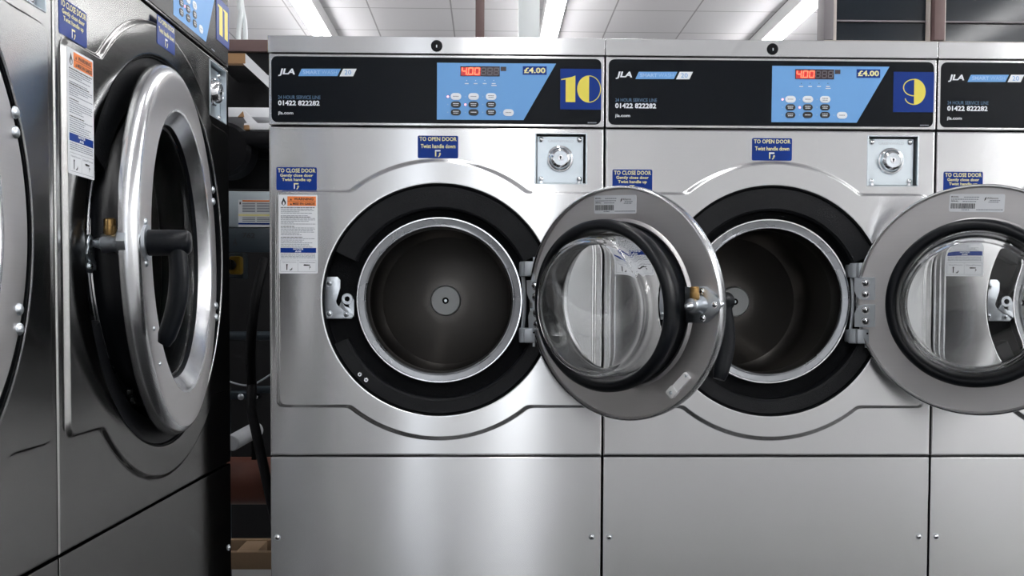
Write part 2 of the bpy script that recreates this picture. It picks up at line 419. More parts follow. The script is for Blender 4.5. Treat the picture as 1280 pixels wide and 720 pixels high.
def control_panel(S, root, number):
    W, H, T = S['W'], S['H'], S['top']
    z0 = H+0.0015; z1 = H+T-S['lid']-0.0008
    f = MB()
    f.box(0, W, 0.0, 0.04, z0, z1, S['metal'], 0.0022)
    f.build('control_housing', root, (0, 0, BASE))
    b = MB()
    oz1 = z1-0.0055
    b.poly(rrect(0.0055, W-0.006, z0+0.005, oz1, 0.011), -0.0012, 0.001, 'overlay', bev=0.0005)
    Y = -0.0016
    def P(u, v): x, z = L(u, v); return (x, z+S['kdz'])
    def tx(body, u0, u1, v0, v1, mat, bold=0, shear=0):
        a = P(u0, v1); c = P(u1, v0); b.text(body, a[0], c[0], a[1], c[1], Y-0.0002, mat, bold, shear)
    tx('JLA', 347, 367.5, 86, 95.3, 'print_white', 0.035, 0.25)
    b.poly([P(372.2, 95.3), (P(376.5, 86.2)), P(425.5, 86.2), P(421.1, 95.3)], Y, None, 'logo_blue')
    b.poly([P(423.8, 95.6), P(428.3, 86.2), P(445.2, 86.2), P(440.8, 95.6)], Y, None, 'print_white')
    tx('SMART', 378, 400, 88.3, 92.8, 'logo_text', 0.025); tx('WASH', 401.5, 420.5, 88.3, 92.8, 'logo_text', -0.008)
    tx('20' if not S['big'] else '30', 430, 438.5, 88, 93.6, 'logo_blue', 0.0)
    tx('24 HOUR SERVICE LINE', 347, 400, 119.8, 123.9, 'print_blue', 0.01)
    tx('01422 822282', 347, 399, 126, 132, 'print_white', 0.03)
    tx('jla.com', 347, 366, 139.4, 144.3, 'print_white', 0.015)
    # tiny part number, too small to read: a thin broken rule
    for k in range(6):
        a = P(733.8+k*1.9, 154.3); b.poly([(a[0], a[1]), (a[0]+0.0024, a[1]), (a[0]+0.0024, a[1]+0.0022), (a[0], a[1]+0.0022)], Y-0.0002, None, 'print_grey')
    ov = b.build('control_panel', root, (0, 0, BASE), smooth=False)
    # keypad
    def K(u, v): x, z = L(u, v); return (x+S['kdx'], z+S['kdz'])
    k = MB(); Y = -0.0016
    k.poly([K(545.6, 78.6), K(694.3, 79.7), K(653.6, 150.2), K(545.3, 149.6)], Y, -0.0008, 'blue_key')
    for u in (582.6, 593.8, 605.2, 616.4):
        k.cyl(K(u, 100.8), 0.0008, Y-0.0004, Y, 'ink' if number == '9' else 'print_white', 8)
        a = K(u-2.4, 105.3); c = K(u+2.4, 104.2); k.poly([(a[0], a[1]), (c[0], a[1]), (c[0], c[1]), (a[0], c[1])], Y-0.0004, None, 'print_white')
    a = K(613.4, 107.6); c = K(620, 106.6); k.poly([(a[0], a[1]), (c[0], a[1]), (c[0], c[1]), (a[0], c[1])], Y-0.0004, None, 'print_white')
    for u, v, lit in ((559.1, 121, 1), (581, 121, 0), (602.8, 121, 0), (559.1, 130.8, 0), (581, 131, 1), (602.8, 130.8, 0), (559.1, 140.6, 0), (581, 140.6, 0), (602.8, 140.6, 0), (624.5, 140.8, 0)):
        k.cyl(K(u, v), 0.0021 if lit else 0.0010, Y-0.0006, Y, 'led_red' if lit else 'led_off', 10)
    kp = k.build('keypad', ov, smooth=False)
    for u, v, wht, nl in ((569.2, 120.8, 1, 1), (591.2, 120.9, 1, 1), (613.1, 121, 1, 2), (569.2, 130.9, 0, 2), (591.2, 131, 0, 2), (613.1, 131, 0, 2),
                      (569.2, 140.6, 0, 2), (591.2, 140.6, 0, 1), (613.1, 140.6, 0, 2), (634.8, 141, 1, 1)):
        t = MB(); c = K(u, v); hw, hh = (0.0104, 0.0066) if wht else (0.0098, 0.0060)
        pts = rrect(c[0]-hw, c[0]+hw, c[1]-hh, c[1]+hh, hh*0.98, 5)
        t.poly(pts, -0.0026, -0.0014, 'print_white' if wht else 'ink', bev=0.0004)
        for q in range(nl):
            zz = c[1]+(0.0017 if nl == 2 and q == 0 else (-0.0017 if nl == 2 else 0)); ww = 0.0058-0.0008*q
            for w_ in range(4):
                xx = c[0]-ww+w_*ww/2
                t.poly([(xx, zz-0.0007), (xx+ww*0.42, zz-0.0007), (xx+ww*0.42, zz+0.0007), (xx, zz+0.0007)], -0.0028, None, 'print_grey' if wht else 'print_white')
        tag(t.build('button', ov, smooth=False), 'white button' if wht else 'black button')
    # display
    d = MB(); a = K(574.8, 95.3); c = K(624, 83.4)
    d.poly([(a[0], a[1]), (c[0], a[1]), (c[0], c[1]), (a[0], c[1])], -0.0024, -0.0012, 'display')
    g0 = K(575.6, 94.8); g1 = K(600, 84.8)
    d.poly([(g0[0], g0[1]), (g1[0], g0[1]), (g1[0], g1[1]), (g0[0], g1[1])], -0.0026, None, 'display_glow')
    e = K(625, 89); g = K(632, 83.7); d.poly([(e[0], e[1]), (g[0], e[1]), (g[0], g[1]), (e[0], g[1])], -0.002, -0.0012, 'display')
    w = 0.0105; h = 0.0145
    for q in range(6):
        x = a[0]+0.0018+q*(c[0]-a[0]-0.002)/6
        if q < 3: seg_digit(d, x, a[1]+0.0022, w, h, ('fgbc', 'abcdef', 'abcdef')[q], 'segment_on', -0.0028)
        else: seg_digit(d, x, a[1]+0.0022, w, h, 'abcdefg', 'segment_off', -0.0026)
    dx = a[0]+0.0018+w+0.0005; d.poly([(dx, a[1]+0.002), (dx+0.002, a[1]+0.002), (dx+0.002, a[1]+0.004), (dx, a[1]+0.004)], -0.0028, None, 'segment_on')
    tag(d.build('display', ov, smooth=False), 'red lit digital display')
    pr = MB(); a = K(652.7, 93.6); c = K(682.5, 83.3)
    pr.poly([(a[0], a[1]), (c[0], a[1]), (c[0], c[1]), (a[0], c[1])], -0.0022, -0.0014, 'navy')
    pr.text('£4.00', a[0]+0.0022, c[0]-0.0022, a[1]+0.0028, c[1]-0.0024, -0.0024, 'pale_yellow', 0.035)
    tag(pr.build('price_label', ov, smooth=False), 'navy price label reading £4.00')
    # number label, art-deco figures
    nb = MB()
    def N(fx, fz):     # fractions of the label, from its lower left corner
        a = L(699.4, 136.2); c = L(751.0, 86.0); return (a[0]+S['ndx']+fx*(c[0]-a[0]), a[1]+S['kdz']-0.001+fz*(c[1]-a[1]))
    lo = N(0, 0); hi = N(1, 1)
    nb.poly([lo, (hi[0], lo[1]), hi, (lo[0], hi[1])], -0.0020, -0.0012, 'navy')
    wx = hi[0]-lo[0]; hz = hi[1]-lo[1]
    Y = -0.0023
    def arc(c, rx, rz, a0, a1, n=24): return [(c[0]+rx*math.cos(a0+(a1-a0)*k/n), c[1]+rz*math.sin(a0+(a1-a0)*k/n)) for k in range(n+1)]
    def band(c, rx, rz, a0, a1, t, y=Y):
        o = arc(c, rx, rz, a0, a1); i = arc(c, rx-t, rz-t, a0, a1)
        for k in range(len(o)-1): nb.poly([o[k], o[k+1], i[k+1], i[k]], y, None, 'yellow')
    if number == '10':
        nb.poly([N(0.13, 0.18), N(0.365, 0.18), N(0.365, 0.835), N(0.28, 0.80), N(0.02, 0.745), N(0.02, 0.72), N(0.13, 0.735)], Y, None, 'yellow')
        c = N(0.70, 0.505); nb.poly(arc(c, 0.29*wx, 0.335*hz, PI/2, 1.5*PI), Y, None, 'yellow')
        band(c, 0.29*wx, 0.335*hz, -PI/2, PI/2, 0.0016)
    elif number == '9':
        c = N(0.51, 0.505); nb.poly(arc(c, 0.285*wx, 0.325*hz, -PI/2, PI/2), Y, None, 'yellow')
        c2 = N(0.50, 0.61); band(c2, 0.265*wx, 0.215*hz, PI/2-0.1, 1.5*PI+0.1, 0.0019)
        c3 = N(0.51, 0.36); band(c3, 0.23*wx, 0.18*hz, PI+0.15, 1.5*PI, 0.0019)
    elif number == '8':
        c = N(0.51, 0.66); nb.poly(arc(c, 0.2*wx, 0.17*hz, -PI/2, PI/2), Y, None, 'yellow'); band(c, 0.2*wx, 0.17*hz, PI/2, 1.5*PI, 0.0019)
        c = N(0.51, 0.34); nb.poly(arc(c, 0.24*wx, 0.19*hz, -PI/2, PI/2), Y, None, 'yellow'); band(c, 0.24*wx, 0.19*hz, PI/2, 1.5*PI, 0.0019)
    elif number == '12':
        nb.poly([N(0.13, 0.18), N(0.365, 0.18), N(0.365, 0.835), N(0.02, 0.745), N(0.02, 0.72), N(0.13, 0.735)], Y, None, 'yellow')
        band(N(0.70, 0.64), 0.22*wx, 0.19*hz, -0.35, PI, 0.004)
        nb.poly([N(0.86, 0.56), N(0.92, 0.60), N(0.60, 0.26), N(0.48, 0.20)], Y, None, 'yellow')
        nb.poly([N(0.48, 0.18), N(0.94, 0.18), N(0.94, 0.26), N(0.48, 0.26)], Y-0.0001, None, 'yellow')
    else:
        for o_ in (0.10, 0.52):
            nb.poly([N(o_+0.10, 0.16), N(o_+0.36, 0.16), N(o_+0.36, 0.84), N(o_+0.0, 0.84), N(o_+0.0, 0.81), N(o_+0.10, 0.78)], Y, None, 'yellow')
    tag(nb.build('number_label', ov, smooth=False), 'navy label with yellow art-deco figures %s' % number)
    # lid
    b = MB(); zl0 = H+T-S['lid']+0.0006
    b.box(-0.001, W+0.0008, -0.004, S['depth'], zl0, H+T, 'steel', 0.0016)
    b.box(0.006, W-0.006, 0.004, 0.03, zl0-0.0016, zl0, 'dark_gap')
    lid = b.build('lid', root, (0, 0, BASE))
    b = MB(); lc = (S['lidx'], H+T-0.018)
    b.cyl(lc, 0.0112, -0.0075, -0.003, 'black_plastic', 24, 0.002); b.cyl(lc, 0.0062, -0.0082, -0.007, 'dark_gap', 16)
    b.box(lc[0]-0.001, lc[0]+0.001, -0.0086, -0.008, lc[1]-0.004, lc[1]+0.001, 'zinc')
    b.build('lid_lock', root, (0, 0, BASE))
    b = MB(); b.box(0.130, 0.196, 0.10, 0.20, H+T, H+T+0.010, 'blue_steel', 0.004)
    b.build('dispenser_flap', root, (0, 0, BASE))

def arrow_icon(b, x, z, s_, up, y):
    b.poly([(x, z), (x+0.2*s_, z), (x+0.2*s_, z+s_), (x, z+s_)], y, None, 'print_white' if up else 'pale_yellow')
    b.poly([(x, z+0.78*s_), (x+0.85*s_, z+0.78*s_), (x+0.85*s_, z+s_), (x, z+s_)], y-0.0001, None, 'pale_yellow' if up else 'print_white')
    pts = [(x+0.45*s_, z-0.05*s_), (x+0.6*s_, z-0.12*s_), (x+0.85*s_, z+0.2*s_), (x+0.85*s_, z+0.4*s_), (x+1.0*s_, z+0.35*s_), (x+0.78*s_, z+0.62*s_), (x+0.55*s_, z+0.3*s_), (x+0.7*s_, z+0.38*s_), (x+0.66*s_, z+0.2*s_)]
    b.poly(pts, y-0.0002, None, 'pale_yellow')
def stickers(S, root, off=0.0):
    yb = -0.0002
    # TO OPEN DOOR
    b = MB(); x, z = S['open']; w, h = 0.0795, 0.0440
    b.poly(rrect(0, w, 0, h, 0.003), 0, 0.0006, 'navy')
    b.text('TO OPEN DOOR', 0.0035, w-0.003, h-0.0105, h-0.0025, -0.0003, 'pale_yellow', 0.018)
    b.text('Twist handle down', 0.006, w-0.0055, h-0.0245, h-0.0165, -0.0003, 'pale_yellow', 0.018)
    arrow_icon(b, 0.034, 0.0035, 0.0125, False, -0.0003)
    tag(b.build('opening_sticker', root, (x, -0.0006 if not S['big'] else -0.0062, z+BASE), smooth=False), 'navy sticker reading TO OPEN DOOR')
    # TO CLOSE DOOR
    b = MB(); x, z = S['close']; w, h = 0.0790, 0.0446
    b.poly(rrect(0, w, 0, h, 0.003), 0, 0.0006, 'navy')
    b.text('TO CLOSE DOOR', 0.003, w-0.0025, h-0.0105, h-0.0025, -0.0003, 'pale_yellow', 0.018)
    b.text('Gently close door', 0.0075, w-0.0075, h-0.0205, h-0.0128, -0.0003, 'pale_yellow', 0.018)
    b.text('Twist handle up', 0.011, w-0.011, h-0.0288, h-0.0212, -0.0003, 'pale_yellow', 0.018)
    arrow_icon(b, 0.034, 0.0025, 0.011, True, -0.0003)
    tag(b.build('closing_sticker', root, (x, -0.0006, z+BASE), smooth=False), 'navy sticker reading TO CLOSE DOOR')
    # warning sheet
    b = MB(); x, z = S['warn']; w, h = 0.0762, 0.1535
    b.poly(rrect(0, w, 0, h, 0.002), 0, 0.0005, 'paper')
    y = -0.0003
    b.poly([(0.0175, h-0.0215), (w-0.003, h-0.0215), (w-0.003, h-0.003), (0.0175, h-0.003)], y, None, 'orange')
    b.poly([(0.0175, h-0.0127), (w-0.003, h-0.0127), (w-0.003, h-0.0122), (0.0175, h-0.0122)], y-0.0002, None, 'ink')
    b.text('WARNING', 0.030, w-0.008, h-0.0108, h-0.0056, y-0.0002, 'ink', 0.03)
    b.text('MISE EN GARDE', 0.028, w-0.0055, h-0.0198, h-0.0150, y-0.0002, 'ink', 0.03)
    for zz in (h-0.0108, h-0.0198):
        b.poly([(0.0225, zz), (0.0265, zz), (0.0245, zz+0.0042)], y-0.0002, None, 'ink')
    fl = [(0.0100, h-0.0055), (0.0125, h-0.0105), (0.0145, h-0.0140), (0.0140, h-0.0185), (0.0100, h-0.0210), (0.0062, h-0.0185), (0.0060, h-0.0140), (0.0075, h-0.0120), (0.0085, h-0.0090)]
    b.poly(fl, y, None, 'ink')
    b.poly([(0.0102, h-0.0125), (0.0122, h-0.0160), (0.0118, h-0.0190), (0.0100, h-0.0200), (0.0084, h-0.0186), (0.0086, h-0.0155)], y-0.0002, None, 'paper')
    rnd = random.Random(3)
    zz = h-0.0255
    for k in range(27):
        if k in (5, 12, 19): zz -= 0.0022
        xx = 0.0045; end = w-0.005-(rnd.random()**3)*0.045
        head = k in (0, 6, 12, 19)
        while xx < end:
            l = rnd.uniform(0.0025, 0.0075); x2 = min(xx+l, end)
            b.poly([(xx, zz), (x2, zz), (x2, zz+(0.0013 if head else 0.0010)), (xx, zz+(0.0013 if head else 0.0010))], y, None, 'ink' if head else 'print_grey')
            xx = x2+0.0009
        zz -= 0.0027
    for zz in (h-0.057, ): b.poly([(0.0035, zz), (w-0.003, zz), (w-0.003, zz+0.0003), (0.0035, zz+0.0003)], y, None, 'print_grey')
    b.poly([(0.0035, h-0.1130), (w-0.003, h-0.1130), (w-0.003, h-0.1035), (0.0035, h-0.1035)], y, None, 'navy')
    b.text('NOTICE', 0.0285, 0.0480, h-0.1073, h-0.1042, y-0.0002, 'print_white', 0.04)
    b.text('AVIS', 0.0320, 0.0440, h-0.1120, h-0.1088, y-0.0002, 'print_white', 0.04)
    for zz in (h-0.1160, h-0.1185, h-0.1210, h-0.1235):
        xx = 0.0045
        while xx < w-0.006:
            l = rnd.uniform(0.0025, 0.0075); x2 = min(xx+l, w-0.005); b.poly([(xx, zz), (x2, zz), (x2, zz+0.001), (xx, zz+0.001)], y, None, 'print_grey'); xx = x2+0.0009
    for q in ((0.0035, w-0.003, h-0.1275, h-0.1271), (0.0035, w-0.003, 0.0034, 0.0038), (0.0035, 0.0039, 0.0034, h-0.1271), (w-0.0034, w-0.003, 0.0034, h-0.1271), (0.0375, 0.0379, 0.0034, h-0.1271)):
        b.poly([(q[0], q[2]), (q[1], q[2]), (q[1], q[3]), (q[0], q[3])], y, None, 'print_grey')
    b.text('Open/Ouverte', 0.0065, 0.0345, 0.0205, 0.0232, y, 'print_grey', 0.01)
    b.text('Closed/Fermee', 0.0405, 0.0710, 0.0205, 0.0232, y, 'print_grey', 0.01)
    b.poly([(0.0150, 0.0065), (0.0168, 0.0065), (0.0172, 0.0160), (0.0182, 0.0175), (0.0160, 0.0185), (0.0142, 0.0175), (0.0150, 0.0160)], y, None, 'ink')
    b.poly([(0.0205, 0.0065), (0.0240, 0.0090), (0.0235, 0.0070), (0.0262, 0.0120), (0.0268, 0.0085), (0.0240, 0.0058)], y, None, 'ink')
    b.poly([(0.0480, 0.0165), (0.0500, 0.0180), (0.0610, 0.0172), (0.0610, 0.0155), (0.0500, 0.0150)], y, None, 'ink')
    b.poly([(0.0590, 0.0065), (0.0605, 0.0125), (0.0585, 0.0120), (0.0612, 0.0145), (0.0632, 0.0115), (0.0615, 0.0120)], y, None, 'ink')
    tag(b.build('warning_sticker', root, (x, -0.0058, z+BASE), smooth=False), 'white warning sheet with orange heading and navy notice band')

def screw(b, c, r, y, X=None, mat='zinc'):
    b.cyl(c, r*1.35, y-0.0008, y, mat, 18, 0.0003, X)
    b.dome(c, r, y-0.0008, r*0.6, mat, 16, X)
    b.box(c[0]-r*0.6, c[0]+r*0.6, y-0.0008-r*0.62, y-0.0008-r*0.4, c[1]-r*0.12, c[1]+r*0.12, 'dark_gap', 0, X)
    b.box(c[0]-r*0.12, c[0]+r*0.12, y-0.0008-r*0.62, y-0.0008-r*0.4, c[1]-r*0.6, c[1]+r*0.6, 'dark_gap', 0, X)

def coin_unit(S, root):
    x0, x1, z0, z1 = S['coin']; b = MB(); dp = 0.024
    # folded pocket set into the panel
    b.box(x0-0.0004, x0+0.0028, -0.0012, dp, z0, z1, 'plate_blue', 0.0008)
    b.box(x1-0.0028, x1+0.0004, -0.0012, dp, z0, z1, 'plate_blue', 0.0008)
    b.box(x0+0.0028, x1-0.0028, -0.0010, dp, z1-0.0020, z1+0.0002, 'plate_blue', 0.0006)
    b.box(x0+0.0028, x1-0.0028, -0.0010, dp, z0-0.0002, z0+0.0016, 'plate_blue', 0.0006)
    b.box(x0, x1, dp, dp+0.003, z0, z1, 'dark_gap')
    b.build('coin_surround', root, (0, 0, BASE))
    b = MB(); yp = 0.010
    b.box(x0+0.0052, x1-0.0062, yp, yp+0.004, z0+0.0035, z1-0.0050, 'plate_blue', 0.0009)
    b.box(x0+0.008, x1-0.009, yp+0.004, dp, z0+0.006, z1-0.008, 'dark_gap')
    for x in (x0+0.0125, x1-0.0140):
        for z in (z0+0.0110, z1-0.0115): b.dome((x, z), 0.0058, yp, 0.0042, 'chrome', 18)
    for x in (x0+0.0135, x1-0.0150): b.cyl((x, z0+0.0045), 0.0036, yp-0.004, yp, 'chrome', 12, 0.001)
    b.text('GREENWALD', x0+0.026, x1-0.026, z1-0.0165, z1-0.0115, yp-0.0002, 'grey_cast', 0.0)
    pl = b.build('coin_plate', root, (0, 0, BASE))
    b = MB(); c = ((x0+x1)/2-0.001, (z0+z1)/2+0.001)
    T = Matrix.Translation((c[0], yp, c[1]))
    b.lathe([(0.0265, 0.001), (0.0265, -0.002), (0.0252, -0.004), (0.0228, -0.0045), (0.0218, -0.007), (0.0205, -0.012), (0.0170, -0.0155), (0.0145, -0.0165), (0.0140, -0.0155), (0.0, -0.0150)],
            ['chrome', 'chrome', 'chrome', 'chrome', 'chrome', 'chrome', 'chrome', 'chrome', 'zinc'], T, 48)
    b.cyl(c, 0.0058, yp-0.0160, yp-0.015, 'chrome', 20, 0.0003)
    b.cyl((c[0], c[1]+0.0014), 0.0018, yp-0.0164, yp-0.0155, 'dark_gap', 12)
    b.box(c[0]-0.0009, c[0]+0.0009, yp-0.0164, yp-0.0155, c[1]-0.0036, c[1]+0.001, 'dark_gap')
    tag(b.build('coin_lock', pl), 'round chrome lock with keyhole')

def drum_group(S, root):
    cx, cz = S['cx'], S['cz']; Rb = S['Rb']; rim = S['rim']; k = Rb/0.2288
    C = Matrix.Translation((cx, 0, cz))
    b = MB()
    b.lathe([(Rb-0.0005, -0.003), (Rb-0.0025, -0.003), (Rb-0.003, 0.034), (rim-0.004, 0.036)], 'black_foam', C, 120)
    # crescent pads: upper and lower
    for a0, a1, ri in ((math.radians(25), math.radians(155), 0.180*k), (math.radians(203), math.radians(337), 0.196*k)):
        b.lathe([(ri, 0.033), (ri, 0.006), (ri+0.004, 0.002), (Rb-0.005, 0.000), (Rb-0.0025, 0.003), (Rb-0.0025, 0.033)], 'foam_pad', C, 60, closed=True, a0=a0, a1=a1)
    if not S['big']:
        for u, v in ((449, 468), (457, 475)):
            p = at(u, v, 0.0); c = (p.x, p.z-SZ); b.cyl(c, 0.0045, -0.002, 0.003, 'steel_bright', 16, 0.0006); b.cyl(c, 0.0016, -0.0024, -0.001, 'dark_gap', 10)
    else:
        for dx, dz in ((-0.14, -0.205), (-0.128, -0.217)):
            b.cyl((cx+dx, cz+dz), 0.005, -0.002, 0.003, 'steel_bright', 16, 0.0006)
    b.build('door_recess', root, (0, 0, BASE))
    # opening rim
    b = MB(); y = 0.018
    b.lathe([(rim, 0.036), (rim, y+0.001), (rim-0.0012, y-0.0008), (rim-0.0035, y-0.0008), (rim-0.0045, y+0.0015), (rim-0.0150, y+0.0035),
             (rim-0.0165, y+0.0005), (rim-0.0190, y+0.0002), (rim-0.0205, y+0.003), (rim-0.0205, 0.075), (rim-0.017, 0.078)],
            ['rim_grey', 'rim_grey', 'steel_bright', 'rim_grey', 'rim_grey', 'steel_bright', 'rim_grey', 'rim_grey', 'drum', 'drum'], C, 120)
    b.build('opening_rim', root, (0, 0, BASE))
    # drum
    rd = rim+0.010; yb = S['hub']+0.035
    b = MB()
    prof = [(rim-0.0185, 0.076), (rd-0.010, 0.078), (rd, 0.088), (rd, yb-0.035), (rd-0.012, yb-0.012), (rd-0.03, yb-0.002)]
    prof += [(rd-0.034, yb-0.003), (rd-0.036, yb-0.0035), (0.055, yb-0.020), (0.040, yb-0.0215)]
    prof.append((0.0, yb-0.022))
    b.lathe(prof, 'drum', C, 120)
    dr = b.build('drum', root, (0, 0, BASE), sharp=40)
    b = MB()
    b.lathe([(0.0350*k, yb-0.020), (0.0350*k, S['hub']+0.006), (0.0335*k, S['hub']+0.002), (0.0315*k, S['hub']), (0.0075, S['hub']), (0.0070, S['hub']+0.004), (0.0, S['hub']+0.004)],
            ['hub', 'hub', 'hub', 'hub', 'dark_gap', 'dark_gap'], C, 48)
    b.cyl((cx, cz), 0.0036, S['hub']+0.001, S['hub']+0.005, 'zinc', 6)
    b.build('hub', dr)
    if not S['big'] or True:
        # lock plate on the left
        b = MB()
        def Q(a, c): p = at(395+a/4.24, 330+c/4.24, 0.012); return (p.x-0.0, p.z-SZ)
        sh = (0, 0) if not S['big'] else (S['cx']-S['Rb']-0.1045+0.004, S['cz']-0.310)
        def sft(p): return (p[0]+sh[0], p[1]+sh[1])
        outl = [(43, 88), (56, 68), (110, 68), (126, 84), (126, 130)]
        outl += [(165-64*math.cos(t), 183+62*math.sin(t)) for t in [0.2+0.15*i for i in range(8)]]
        outl += [(150, 252), (190, 262), (196, 276), (186, 290), (43, 290)]
        b.poly([sft(Q(*p)) for p in outl], 0.010, 0.013, 'zinc', bev=0.0008)
        lug = [(165+34*math.cos(t), 185-34*math.sin(t)) for t in [-0.35+0.3*i for i in range(12)]]
        lug_o = lug+[(131, 225), (165, 245), (197, 258), (199, 200)]
        cc = sft(Q(163, 185))
        X = Matrix.Translation((cc[0], 0, cc[1]))
        b.lathe([(0.0052, 0.008), (0.0105, 0.008), (0.0112, 0.009), (0.0112, 0.016), (0.0052, 0.016)], 'zinc', X, 32, closed=True)
        b.poly([sft(Q(*p)) for p in ((134, 195), (150, 225), (178, 232), (199, 252), (199, 280), (188, 262), (150, 250), (120, 225))], 0.007, 0.012, 'zinc', bev=0.0008)
        b.poly([sft(Q(*p)) for p in ((183, 170), (199, 190), (199, 255), (172, 224))], 0.009, 0.013, 'zinc')
        for p in ((68, 103), (68, 265), (157, 268)): screw(b, sft(Q(*p)), 0.0050, 0.010)
        for p in ((55, 32), (55, 338)): b.dome(sft(Q(*p)), 0.0026, 0.012, 0.002, 'zinc', 10)
        # mounting strip against the recess wall
        q0 = sft(Q(30, 30)); q1 = sft(Q(44, 345)); b.box(q0[0]-0.001, q1[0]+0.002, 0.012, 0.034, q1[1], q0[1], 'grey_cast', 0.001)
        b.build('lock_plate', root, (0, 0, BASE))

def hinge(S, root):
    """fixed barrels and the pin, on the right of the recess"""
    b = MB(); k = 0.0 if not S['big'] else 0.10
    xo = 0.0 if not S['big'] else (S['cx']+S['Rb']-(0.333+0.2288))+0.012
    zc = S['cz']
    def barrel(z0, z1):
        X = Matrix.Translation((0.5055+xo, 0.004, 0)) @ Matrix.Rotation(PI/2, 4, 'X')
        # vertical cylinder: lathe axis y -> z
        T = Matrix.Translation((0.5055+xo, 0.006, zc+z0)) @ Matrix.Rotation(PI/2, 4, 'X')
        h = z1-z0
        b.lathe([(0, 0), (0.0125, 0), (0.014, 0.0015), (0.014, h-0.0015), (0.0125, h), (0, h)], 'grey_cast', T, 32)
        b.box(0.500+xo, 0.5235+xo, -0.020, 0.004, zc+z0, zc+z1, 'grey_cast', 0.003)
        b.dome((0.5195+xo, zc+(z0+z1)/2-0.006*(1 if z0 > 0 else -1)), 0.0022, -0.0198, 0.0008, 'dark_gap', 12)
        b.box(0.492+xo, 0.512+xo, 0.0, 0.034, zc+z0+0.002, zc+z1-0.002, 'grey_cast', 0.002)
    barrel(0.0475, 0.0765); barrel(-0.0835, -0.0545)
    T = Matrix.Translation((0.5205+xo, -0.012, zc-0.091)) @ Matrix.Rotation(PI/2, 4, 'X')
    # rotate so that length runs upward
    b.tube([(0.5205+xo, -0.012, zc-0.091), (0.5205+xo, -0.012, zc+0.085)], 0.0030, 'zinc', 12)
    # bowed rear bar
    pts = [(0.4985+xo+0.004*math.sin(PI*(i/10)), 0.016, zc-0.058+0.11*i/10) for i in range(11)]
    b.tube(pts, [(0.0045, 0.003)]*11, 'grey_cast', 10)
    b.build('hinge', root, (0, 0.036 if S['big'] else 0, BASE))

